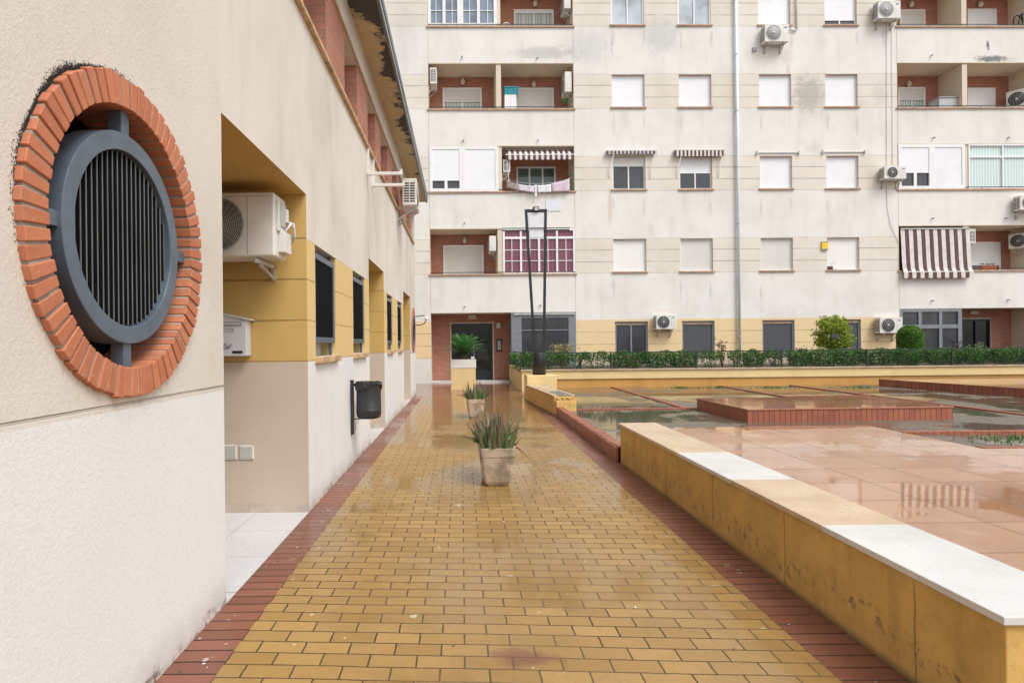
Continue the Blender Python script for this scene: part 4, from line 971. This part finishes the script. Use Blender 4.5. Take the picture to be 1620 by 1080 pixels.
for j,(x0,x1,yy,l,cl) in enumerate([(958,1037,241,'rolled up striped awning over the grey framed window without sill flowers','frame_g'),(1065,1145,240,'rolled up striped awning with longer brown valance over the half shuttered window','brown')]):
    r=fthing('rolled_awning',['thin rolled up awning with narrow grey brown valance over the mostly open window','rolled up awning with deeper brown and cream valance over the half shuttered window'][j],'awning',U(x0,yy),fp(x0,yy)[1],0)
    W=U(x1,yy)-U(x0,yy)
    b=MB(); b.box(0,W,-.14,-.02,-.035,.035); b.build('cassette',M['galv'],r,bevel=.01)
    b=MB(); n=26; dp=.10 if j==0 else .20
    for k in range(n):
        a,c=W*k/n,W*(k+1)/n; b.quad((a,-.15,-dp-.02*(k%2)),(c,-.15,-dp-.02*(k%2)),(c,-.15,.0),(a,-.15,.0),k%2)
    o=b.build('valance',[M['brown_stripe'],M['ac2'] if j==0 else M['cream_stripe']],r); o.modifiers.new('s','SOLIDIFY').thickness=.004
    b=MB()
    for x in (.28,W-.06): b.bar((x-.14,-.02,-.95),(x-.14,-.10,-.6),.025,.025); b.bar((x-.14,-.10,-.6),(x,-.13,-.10),.025,.025)
    b.build('arm',M['frame_w'],r)
for px0,px1,py,l in [(1197,1263,242,'bare grey awning rail above the closed window right of the drainpipe'),(1301,1367,241,'bare grey awning rail above the closed window left of the corner balcony')]:
    r=fthing('awning_rail',l,'awning rail',U(px0,py),fp(px0,py)[1],0,'bare awning rails'); W=U(px1,py)-U(px0,py)
    b=MB(); b.box(0,W,-.04,-.005,-.015,.015); b.build('rail',M['rail_pale'],r); b=MB(); b.box(-.02,.02,-.08,0,-.07,.06); b.build('bracket',M['rail_pale'],r); b=MB(); b.box(W-.02,W+.02,-.08,0,-.07,.06); b.build('bracket',M['rail_pale'],r)
# alarm box, vent, pale plates, flower on sill
r=fthing('alarm_box','yellow and black alarm box left of a closed window','alarm box',*((lambda a:(a[0],a[1]))(fp(1304,395))),0)
b=MB(); b.box(-.12,.12,-.06,0,.02,.27); b.build('casing',M['yellow_sign'],r,bevel=.01); MB().box(-.125,.125,-.066,0,.272,.30).build('edge_strip',M['mark'],r); MB().box(-.125,.125,-.066,0,-.01,.018).build('edge_strip',M['mark'],r)
r=fthing('wall_box','small grey box on the wall below the upper air conditioner','junction box',*fp(1193,82),0); b=MB(); b.box(-.07,.07,-.06,0,0,.14); b.build('casing',M['mark'],r,bevel=.008); b=MB(); b.tube([(-.05,-.03,0),(-.07,-.03,-.10)],.008); b.build('cable',M['mark'],r)
r,hw,hh,th=fbox_top(863,887,317,334,0,.02,'blank_plate','lampwhite','blank pale blue plate on the balcony front behind the lamp top','plate')
u,z=fp(1313,427); r=fthing('flower_pot','small dark red pot with a white flower on a window sill','plant pot',u,S[0]+.063,.03)
b=MB(); b.box(-.09,.09,-.06,.05,0,.13); b.build('pot',plain('dark_red_pot',(.12,.02,.02),.5),r,bevel=.006)
b=MB()
for k in range(40): leafquad(b,Vector((random.uniform(.10,.28),random.uniform(-.04,.03),random.uniform(.02,.30))),.04)
b.build('flower',M['whitec'],r)
# pipe and cables
r=fthing('drainpipe','pale blue white drainpipe running down the whole facade','drainpipe',U(1165.5,300),0,0)
b=MB(); b.tube([(0,-.10,.62),(0,-.10,TOP)],.052,12); b.build('pipe',M['pipe'],r)
for k in range(8):
    b=MB(); z=1.6+k*2.1; b.ring((0,-.10,z),'z',.053,.060,.03,16); b.box(-.02,.02,-.04,0,z,z+.04); b.build('clip',M['ac2'],r)
r=fthing('vertical_pipe','slim white pipe bending at its foot beside the uppermost shuttered window','pipe',U(1259,20),0,0)
z1=fp(1259,49)[1]; b=MB(); b.tube([(0,-.05,TOP-1),(0,-.05,z1)],.03,8); b.tube([(.01,-.05,z1),(-.28,-.05,z1+.03)],.028,8); b.build('pipe',M['frame_w'],r)
r=fthing('cable','thin black cable dropping down the wall and curving to the striped awning','cable',0,0,0)
b=MB(); pts=[fp(1402,38),fp(1402,120),fp(1402,230),fp(1402,300),fp(1403,330),fp(1408,355),fp(1416,374),fp(1423,388)]
b.tube([(u,-.02,z) for u,z in pts],.0065,5); b.build('cord',M['mark'],r)
r=fthing('cable','pale straight cable beside the curved cable near the corner balcony','cable',0,0,0)
b=MB(); b.tube([(u,-.02,z) for u,z in (fp(1410,40),fp(1411,180),fp(1411,262))],.007,5); b.build('cord',M['ac2'],r)

# ------------------------------------------------------------------ low building on the left
lb=thing('low_building','long two storey rendered building with round brick window along the left of the path','building')
YEND=17.9; YS=-4.5; ZT=5.62
RC=2.47; RZ=1.885; RR=.635
Y_=lambda px,py=544: wl(px,py)[0]
rec=[(Y_(353.5),Y_(486.5),2.77),(Y_(584.5),Y_(608),2.72),(Y_(638.7),Y_(649.2),2.70)]
wins=[(Y_(499.5),Y_(532.5)),(Y_(559.2),Y_(578)),(Y_(612.8),Y_(621.5)),(Y_(629.3),Y_(636))]
WZ0,WZ1=1.345,2.384
UP0,UP1=4.34,5.17
hol=[(a,b_,0.0,z) for a,b_,z in rec]+[(a,b_,WZ0,WZ1) for a,b_ in wins]+[(1.0,17.3,UP0,UP1)]
RC2=(16.95,1.86)
sq=.70
hol+= [(RC-sq,RC+sq,RZ-sq+.02,RZ+sq-.02)]
ysl=sorted(set([YS,YEND]+[h[0] for h in hol]+[h[1] for h in hol]))
zsl=sorted(set([0,1.205,1.31,2.384,ZT]+[h[2] for h in hol]+[h[3] for h in hol]))
w=MB()
def lmat(y,z):
    if y<rec[0][0] or y>rec[2][1]: return 7
    if z<1.31: return 0
    if z<2.384: return 2
    return 1
for i in range(len(ysl)-1):
    for j in range(len(zsl)-1):
        yc,zc=(ysl[i]+ysl[i+1])/2,(zsl[j]+zsl[j+1])/2
        if any(h[0]<yc<h[1] and h[2]<zc<h[3] for h in hol): continue
        w.quad((XL,ysl[i],zsl[j]),(XL,ysl[i+1],zsl[j]),(XL,ysl[i+1],zsl[j+1]),(XL,ysl[i],zsl[j+1]),lmat(yc,zc))
# square patch around the round hole
n=64; r0=.53; z0,z1=RZ-sq+.02,RZ+sq-.02; zspl=1.205
def sqpt(a):
    c,s_=math.cos(a),math.sin(a); k=min(sq/max(abs(c),1e-6),(sq-.02)/max(abs(s_),1e-6)); return RC+c*k,RZ+s_*k
for k in range(n):
    a,b_=2*PI*k/n,2*PI*(k+1)/n
    p=[(RC+r0*math.cos(a),RZ+r0*math.sin(a)),(RC+r0*math.cos(b_),RZ+r0*math.sin(b_)),sqpt(b_),sqpt(a)]
    w.quad(*[(XL,y,z) for y,z in (p[0],p[3],p[2],p[1])],7)
    for (sy,sz) in ((RC+sq,RZ+sq-.02),(RC-sq,RZ+sq-.02),(RC-sq,RZ-sq+.02),(RC+sq,RZ-sq+.02)):
        pass
for sy in (1,-1):
    for sz in (1,-1):
        ca=math.atan2(sz*(sq-.02),sy*sq); 
        best=sorted(range(n+1),key=lambda k: abs(((2*PI*k/n-ca+PI)%(2*PI))-PI))[:2]
        pA,pB=sqpt(2*PI*best[0]/n),sqpt(2*PI*best[1]/n)
        w.add([(XL,*pA),(XL,*pB),(XL,RC+sy*sq,RZ+sz*(sq-.02))],[(0,1,2)],7)
D=1.5
for (a,b_,z) in rec:
    # back, ceiling, two side walls (ochre above, tan below)
    for (y,fl) in ((a,1),(b_,-1)):
        w.quad((XL,y,0),(XL-D,y,0),(XL-D,y,1.31),(XL,y,1.31),3); w.quad((XL,y,1.31),(XL-D,y,1.31),(XL-D,y,z),(XL,y,z),4)
    w.quad((XL-D,a,0),(XL-D,b_,0),(XL-D,b_,1.31),(XL-D,a,1.31),3); w.quad((XL-D,a,1.31),(XL-D,b_,1.31),(XL-D,b_,z),(XL-D,a,z),4)
    w.quad((XL,a,z),(XL,b_,z),(XL-D,b_,z),(XL-D,a,z),4)
for (a,b_) in wins:
    dp=.22
    for y in (a,b_): w.quad((XL,y,WZ0),(XL-dp,y,WZ0),(XL-dp,y,WZ1),(XL,y,WZ1),2)
    w.quad((XL,a,WZ1),(XL,b_,WZ1),(XL-dp,b_,WZ1),(XL-dp,a,WZ1),1); w.quad((XL,a,WZ0),(XL,b_,WZ0),(XL-dp,b_,WZ0),(XL-dp,a,WZ0),1)
    w.quad((XL-dp,a,WZ0),(XL-dp,b_,WZ0),(XL-dp,b_,WZ1),(XL-dp,a,WZ1),5)
# upper opening interior
dp=.42
w.quad((XL,1,UP1),(XL,17.3,UP1),(XL-dp,17.3,UP1),(XL-dp,1,UP1),6); w.quad((XL,1,UP0),(XL,17.3,UP0),(XL-dp,17.3,UP0),(XL-dp,1,UP0),6)
w.quad((XL-dp,1,UP0),(XL-dp,17.3,UP0),(XL-dp,17.3,UP1),(XL-dp,1,UP1),5); w.quad((XL,17.3,UP0),(XL-dp,17.3,UP0),(XL-dp,17.3,UP1),(XL,17.3,UP1),1); w.quad((XL,1,UP0),(XL-dp,1,UP0),(XL-dp,1,UP1),(XL,1,UP1),1)
w.quad((XL,YEND,0),(-10,YEND,0),(-10,YEND,ZT),(XL,YEND,ZT),1); w.quad((XL,YS,0),(-10,YS,0),(-10,YS,ZT),(XL,YS,ZT),1); w.quad((-10,YS,0),(-10,YEND,0),(-10,YEND,ZT),(-10,YS,ZT),1)
w.build('wall',[M['l_base'],M['l_beige'],M['l_yside'],M['l_tan'],M['l_yellow'],M['dark'],M['soffit'],M['l_near']],lb)
for (a,b_,z) in rec:
    q=MB(); q.quad((XL,a,.001),(XL,b_,.001),(XL-D,b_,.001),(XL-D,a,.001)); q.build('porch_floor',M['white_tile'],lb)
    q=MB(); 
    for x0,x1 in ((XL-.52,XL+.004),(XL-1.02,XL-.523),(XL-D,XL-1.023)): q.box(x0,x1,b_-.012,b_-.0005,.001,.075)
    q.build('skirting',M['cop_b'] if False else plain('skirting_tile',(.58,.49,.40),.4,var=.1),lb)
    q=MB(); q.box(XL-D,XL-D+.05,a+.12,b_-.12,0.002,2.15); dr=q.build('door',plain('porch_door',(.10,.05,.03),.5),lb); MB().bar((XL-D+.09,b_-.25,1.0),(XL-D+.09,b_-.25,1.2),.02,.03).build('handle',M['galv'],dr)
# roof slab with eave
b=MB(); b.box(-10.3,-.97,YS-.3,YEND+.02,ZT+.02,ZT+.14); b.build('roof',M['mortar'],lb)
b=MB(); b.quad((XL-.02,YS,ZT),(-.985,YS,ZT),(-.985,YEND,ZT),(XL-.02,YEND,ZT)); b.build('soffit',M['eave'],lb)
b=MB(); b.box(-.985,-.955,YS,YEND,ZT-.03,ZT+.015); b.box(-.965,-.935,YS,YEND,ZT+.06,ZT+.17); b.build('fascia',M['steel'],lb)
b=MB(); b.box(-.953,-.945,YS,YEND,ZT-.01,ZT+.05); b.build('gutter_edge',M['galv'],lb)
b=MB(); b.box(XL-.05,XL+.045,.9,17.34,UP0-.05,UP0+.0); b.build('ledge',M['stone_sill'],lb,bevel=.008)
b=MB(); b.box(XL-.0,XL+.018,.9,17.34,UP1,UP1+.045); b.build('lintel_trim',M['terr'],lb)
y=4.55
piers=[(2.6,3.4),(4.4,5.35),(6.25,7.24),(8.12,9.03),(9.83,10.5),(11.45,12.25),(13.1,13.8),(14.75,15.4),(16.3,16.9)]
for a,b_ in piers:
    q=MB(); q.box(XL-dp+.01,XL-.012,a,b_,UP0+.001,UP1-.001); q.build('brick_pier',M['brick'],lb)
for k in range(len(piers)-1):
    a,b_=piers[k][1],piers[k+1][0]; x=XL-.26
    q=MB(); q.box(x-.05,x,a,a+.06,UP0+.002,UP1-.002); q.box(x-.05,x,b_-.06,b_,UP0+.002,UP1-.002); q.box(x-.05,x,a+.06,b_-.06,UP0+.002,UP0+.06); q.box(x-.05,x,a+.06,b_-.06,UP1-.06,UP1-.002)
    f=q.build('window',M['frame_w'],lb); q=MB(); q.quad((x-.02,a+.06,UP0+.06),(x-.02,b_-.06,UP0+.06),(x-.02,b_-.06,UP1-.06),(x-.02,a+.06,UP1-.06)); q.build('pane',M['g_blue'],f)
# security screens in the low windows
for (a,b_) in wins:
    x=XL-.012; z0,z1=WZ0+.13,WZ1-.065; q=MB(); t_=.055
    q.box(x-.05,x,a+.02,a+.02+t_,z0,z1); q.box(x-.05,x,b_-.02-t_,b_-.02,z0,z1); q.box(x-.05,x,a+.02+t_,b_-.02-t_,z1-t_,z1); q.box(x-.05,x,a+.02+t_,b_-.02-t_,z0,z0+t_)
    q.bar((x-.03,a+.12,WZ0),(x-.03,a+.12,z0),.03,.03); q.bar((x-.03,b_-.12,WZ0),(x-.03,b_-.12,z0),.03,.03); q.bar((x-.03,a+.12,WZ1),(x-.03,a+.12,z1),.03,.03); q.bar((x-.03,b_-.12,WZ1),(x-.03,b_-.12,z1),.03,.03)
    f=q.build('window_grille',M['steel'],lb,bevel=.003)
    q=MB(); k=a+.09
    while k<b_-.10: q.box(x-.042,x-.006,k,k+.006,z0+t_,z1-t_); k+=.034
    q.quad((x-.044,a+.06,z0+.04),(x-.044,b_-.06,z0+.04),(x-.044,b_-.06,z1-.04),(x-.044,a+.06,z1-.04))
    q.build('louvre',M['blade'],f)
    q=MB(); q.box(XL-.20,XL+.045,a-.03,b_+.03,WZ0-.062,WZ0-.001); q.build('sill',M['stone_sill'],lb,bevel=.006)
    q=MB(); q.box(XL-.218,XL-.17,a+.003,b_-.003,WZ0+.002,WZ1-.002); q.build('window_frame',M['frame_w'],lb)
# the round window: ring of bricks, lining, steel grille
def roundwin(yc,zc,full=True):
    q=MB(); n=66
    for k in range(n):
        a=2*PI*(k+.06)/n+random.uniform(-.003,.003); b_=2*PI*(k+.84)/n; ri,ro=.516,RR+random.uniform(-.006,.006); x1=XL+.027+random.uniform(-.003,.003); x0=XL-.24
        ai,bi=2*PI*(k+.04)/n,2*PI*(k+.96)/n
        pts=[(ri,a-.0),(ro,a),(ro,b_),(ri,b_)]
        vs_=[(x,yc+r_*math.cos(t_),zc+r_*math.sin(t_)) for x in (x0,x1) for r_,t_ in pts]
        q.add(vs_,[(0,1,2,3),(7,6,5,4),(0,4,5,1),(1,5,6,2),(2,6,7,3),(3,7,4,0)])
    f=q.build('brick_surround',M['rbrick'],lb,bevel=.003,seg=1)
    q=MB(); q.ring((XL-.23,yc,zc),'x',.521,RR-.008,.23+.020,72); q.build('mortar_ring',M['mortar'],f)
    q=MB(); q.lathe((XL-.26,yc,zc),[(.53,0),(.53,.004)],48,0,'x'); q.build('pane',M['dark'],f)
    q=MB(); q.box(XL-.25,XL-.22,yc-.50,yc+.50,zc-.025,zc+.025); q.box(XL-.25,XL-.22,yc-.33,yc-.29,zc-.40,zc+.40); q.box(XL-.25,XL-.22,yc+.29,yc+.33,zc-.40,zc+.40); q.box(XL-.25,XL-.22,yc-.40,yc+.40,zc+.30,zc+.35); q.box(XL-.25,XL-.22,yc-.40,yc+.40,zc-.35,zc-.30); q.build('window_frame',M['frame_w'],f)
    # grille
    xg=XL+.004; q=MB(); q.ring((xg-.10,yc,zc),'x',.350,.420,.10,72)
    for a in (0,PI/2,PI,3*PI/2):
        c,s_=math.cos(a),math.sin(a); p0=Vector((xg-.04,yc+.41*c,zc+.41*s_)); p1=Vector((xg-.04,yc+.52*c,zc+.52*s_)); q.bar(p0,p1,.055,.055)
    g=q.build('window_grille',M['steel'],lb,bevel=.003)
    q=MB(); q2=MB(); k=-.325
    while k<.33:
        hh=math.sqrt(max(0,.345**2-k*k)); q.box(xg-.034,xg-.020,yc+k-.002,yc+k+.004,zc-hh,zc+hh); q2.box(xg-.020,xg-.017,yc+k+.0005,yc+k+.0035,zc-hh,zc+hh); k+=.034
    q.lathe((xg-.070,yc,zc),[(.345,0),(.345,.003)],48,0,'x')
    q.build('louvre',M['blade'],g); q2.build('louvre_lit_edge',M['blade_lit_edge'],g)
roundwin(RC,RZ); 
q=MB(); yc,zc=RC2
q.ring((XL+.001,yc,zc),'x',.42,.61,.028,48); f=q.build('brick_surround',M['brick'],lb); q=MB(); q.ring((XL+.001,yc,zc),'x',.33,.415,.03,48); q.build('window_grille',M['steel'],lb); q=MB(); q.lathe((XL+.001,yc,zc),[(.33,0),(.33,.02)],32,0,'x'); q.build('louvre',M['blade'],lb)
# mould around the top of the ring: tiny dark specks of growth
q=MB()
for k in range(4200):
    a=random.gauss(PI*.72,.36); rr=RR-.004+abs(random.gauss(0,.010))*(1+.4*math.sin(a*9))+.001; 
    if a<.9 or a>PI*1.15: continue
    y,z=RC+rr*math.cos(a),RZ+rr*math.sin(a); s_=random.uniform(.0008,.003)
    q.add([(XL+.001,y-s_,z),(XL+.003,y,z-s_),(XL+.001,y+s_,z+s_*.3),(XL+.003,y,z+s_)],[(0,1,2,3)])
o=tag(q.build('mould',M['moss']),'dark mould growing on the render around the top of the round window','mould'); o['kind']='stuff'

# things on the low building
JY=rec[0][1]                                  # far side of the first porch
# big air conditioner on the porch wall, front towards the path's near end
def onjamb(px,py,d): # point in plane Y=JY-d
    a,b=unroll(px,py); Y=JY-d; return a*Y/F, H-b*Y/F
xr,zt_=onjamb(433,303,.46); _,zb_=onjamb(433,405,.46)
ac('air_conditioner','large white air conditioner on the ochre porch wall above the mailbox',(xr-.43,JY-.002,zb_),0,.86,zt_-zb_,.32,gap=.13,valve=True,detail=2,drop=.15,fx=-.03,side=False,logo=False)
xm,zm0=onjamb(390,563,.12); _,zm1=onjamb(390,506,.12); 
mb=thing('mailbox','white metal mailbox with horn emblem on the ochre porch wall','mailbox',(xm-.19,JY-.005,zm0))
b=MB(); hh=zm1-zm0; b.box(-.19,.19,-.11,0,0,hh); b.build('body',M['slate'],mb,bevel=.006)
b=MB(); b.M=Matrix.Identity(4)
for s_ in (-1,1):
    b.add([(0,-.125,hh+.045),(s_*.225,-.125,hh-.005),(s_*.225,.0,hh-.005),(0,0,hh+.045),(0,-.125,hh+.058),(s_*.225,-.125,hh+.008),(s_*.225,0,hh+.008),(0,0,hh+.058)],[(0,1,2,3),(7,6,5,4),(0,4,5,1),(1,5,6,2),(2,6,7,3)])
b.add([(-.19,-.11,hh),(.19,-.11,hh),(0,-.11,hh+.045)],[(0,1,2)]); b.build('roof',M['slate'],mb)
b=MB(); b.box(-.15,.15,-.116,-.11,hh*.84,hh*.88); b.box(-.15,-.145,-.116,-.11,hh*.88,hh*.94); b.box(.145,.15,-.116,-.11,hh*.88,hh*.94); b.box(-.15,.15,-.116,-.11,hh*.94,hh*.955); b.build('letter_slot',M['mark'],mb)
b=MB(); b.box(-.08,.08,-.115,-.11,hh*.68,hh*.685); b.box(-.08,.08,-.115,-.11,hh*.76,hh*.765); b.box(.075,.08,-.115,-.11,hh*.685,hh*.76); b.box(-.08,-.075,-.115,-.11,hh*.685,hh*.76); b.build('name_frame',M['mark'],mb)
b=MB(); b.box(.07,.155,-.116,-.11,.025,.045); b.build('lock_plate',M['black'],mb)
b=MB()   # coiled post horn
b.ring((.0,-.1145,hh*.27),'y',.020,.027,.004,20); b.ring((-.02,-.1145,hh*.27),'y',.020,.027,.004,20)
b.tube([(.02,-.1145,hh*.22),(.05,-.1145,hh*.26),(.062,-.1145,hh*.34)],.005,5,0,.010); b.tube([(-.04,-.1145,hh*.24),(-.075,-.1145,hh*.27),(-.085,-.1145,hh*.33)],.004,5)
b.build('emblem',M['mark'],mb)
b=MB(); 
for (x0,x1,l) in ((379.5,402,'right hand'),(352,375.5,'left hand')):
    xa,za=onjamb(x0,703,0); xb,zb=onjamb(x1,726,0)
    r=thing('cover_plate','%s square grey cover plate low on the porch wall'%l,'cover plate',((xa+xb)/2,JY-.001,zb),0,'cover plates on the porch wall')
    hw=(xb-xa)/2; b=MB(); b.box(-hw,hw,-.012,0,0,2*hw); b.build('plate',M['ac'],r,bevel=.004)
    b=MB(); b.box(-hw*.82,hw*.82,-.016,-.012,hw*.18,hw*1.82); b.build('cover',plain('plate_grey',(.50,.48,.45),.5,var=.03),r,bevel=.003)
    b=MB(); [b.lathe((sx*hw*.86,-.0145,hw+sz*hw*.86),[(.005,0),(.005,.003)],8,0,'y') for sx in (-1,1) for sz in (-1,1)]; b.build('screw',M['mark'],r)
# litter bin
by,_=wl(554,600); bt=thing('litter_bin','dark grey perforated litter bin with black bag fixed to a post plate on the wall','litter bin',(XL,by+.12,0))
b=MB(); b.box(.0,.035,-.13,-.06,.375,1.03); b.build('back_plate',M['bin'],bt,bevel=.003)
b=MB(); b.M=Matrix.Translation((.215,-.08,.565)); 
b.lathe((0,0,0),[(.10,0),(.135,.012),(.148,.04),(.150,.095),(.153,.10),(.150,.105),(.146,.42),(.149,.43),(.135,.43),(.132,.10)],32); b.build('bin_body',M['bin'],bt)
b=MB(); 
for k in range(12):
    a=2*PI*k/12; b.M=Matrix.Translation((.215,-.08,.70))@Matrix.Rotation(a,4,'Z'); b.lathe((.1485,0,0),[(.0085,-.002),(.0085,.002)],10,0,'x')
b.build('vent_hole',M['black'],bt)
b=MB(); vs_=[];fs=[]; n=40; m=5
for j in range(m):
    for k in range(n):
        a=2*PI*k/n; drop=.085+.05*math.sin(a-1.0)+.03*math.sin(3*a+1)+.018*math.sin(7*a)
        rr=[.120,.140,.156,.162,.158][j]+random.uniform(-.007,.007); z=[.36,.435,.443,.42-drop*.4,.435-drop][j]+random.uniform(-.005,.005)
        vs_.append((.215+rr*math.cos(a),-.08+rr*math.sin(a),.565+z))
for j in range(m-1):
    for k in range(n): k2=(k+1)%n; fs.append((j*n+k,j*n+k2,(j+1)*n+k2,(j+1)*n+k))
b.add(vs_,fs,0,False); b.build('bag',M['bag'],bt)
b=MB(); b.bar((.03,-.09,.97),(.08,-.09,.97),.02,.03); b.bar((.03,-.09,.56),(.20,-.09,.562),.012,.012); b.tube([(.10,-.12,.55),(.06,-.13,.50),(.06,-.13,.44),(.035,-.12,.41)],.003,5); b.build('mounting',M['bin'],bt)
# bare AC brackets and the air conditioner high on the wall
y1,zA=wl(580,275); y2,zB=wl(588.5,293)
r=thing('ac_bracket','pair of empty steel brackets sticking out of the upper wall','bracket',(XL,y1,zA))
for (dy,dz,L_) in ((0,0,.52),(y2-y1,zB-zA,.50)):
    b=MB(); b.bar((0.02,dy,dz),(L_,dy,dz),.045,.045); b.bar((.02,dy,dz-.03),(.02,dy,dz+.42),.04,.035); b.bar((L_-.02,dy,dz),(L_-.02,dy,dz+.06),.03,.03); b.build('arm',M['ac'],r,bevel=.004)
ya,za=12.75,4.30
a_,b_=unroll(637,325); 
r=ac('air_conditioner','white air conditioner hanging high on the low building beyond the empty brackets',(XL,ya+.38,4.36),PI/2,.78,.56,.30,gap=.14,logo=False,group=AG)
r=thing('security_camera','small security camera on curved black arms at the far corner of the low building','camera',(XL,YEND-.35,2.25))
b=MB(); b.tube([(0,0,.0),(.15,0,.02),(.30,0,.03)],.014,6); b.tube([(0,0,-.24),(.16,0,-.25),(.28,0,-.20),(.34,0,-.10)],.014,6); b.build('arm',M['black'],r)
b=MB(); b.lathe((.34,-.02,-.06),[(.02,-.05),(.05,-.03),(.055,.03),(.02,.06)],12); b.build('housing',M['frame_w'],r)
b=MB(); b.lathe((.34,-.06,-.06),[(.02,0),(.015,.02)],10,0,'y'); b.build('lens',M['black'],r)

# ------------------------------------------------------------------ camera, light
cam=bpy.data.cameras.new('camera'); co=bpy.data.objects.new('camera',cam); col.objects.link(co)
cam.sensor_width=36; cam.lens=F/1620*36; cam.shift_x=(810-VX)/1620; cam.shift_y=(VY-540)/1620; cam.clip_end=600; cam.clip_start=.05
co.matrix_world=Matrix.Translation((0,0,H)) @ Matrix.Rotation(R(90),4,'X') @ Matrix.Rotation(-RHO,4,'Z')
scene.camera=co
wd=bpy.data.worlds.new('World'); scene.world=wd; wd.use_nodes=True; nt=wd.node_tree; bg=nt.nodes['Background']
sky=nt.nodes.new('ShaderNodeTexSky'); sky.sky_type='NISHITA'; sky.sun_disc=False; EL,AZ=R(54),R(138)
sky.sun_elevation=EL; sky.sun_rotation=AZ; sky.dust_density=4.0; sky.air_density=1.0; sky.ozone_density=.6
hs=nt.nodes.new('ShaderNodeHueSaturation'); hs.inputs['Saturation'].default_value=.22
nt.links.new(sky.outputs[0],hs.inputs['Color']); nt.links.new(hs.outputs[0],bg.inputs[0]); bg.inputs[1].default_value=.13
sl=bpy.data.lights.new('sun','SUN'); sl.energy=.9; sl.angle=R(25); sl.color=(1,.99,.97)
so=bpy.data.objects.new('sun',sl); col.objects.link(so)
d=Vector((math.sin(AZ)*math.cos(EL),math.cos(AZ)*math.cos(EL),math.sin(EL))); so.rotation_euler=d.to_track_quat('Z','Y').to_euler()
scene.view_settings.view_transform='Standard'; scene.view_settings.look='None'; scene.view_settings.exposure=0.68; scene.view_settings.gamma=1
scene.render.resolution_x=1024; scene.render.resolution_y=682
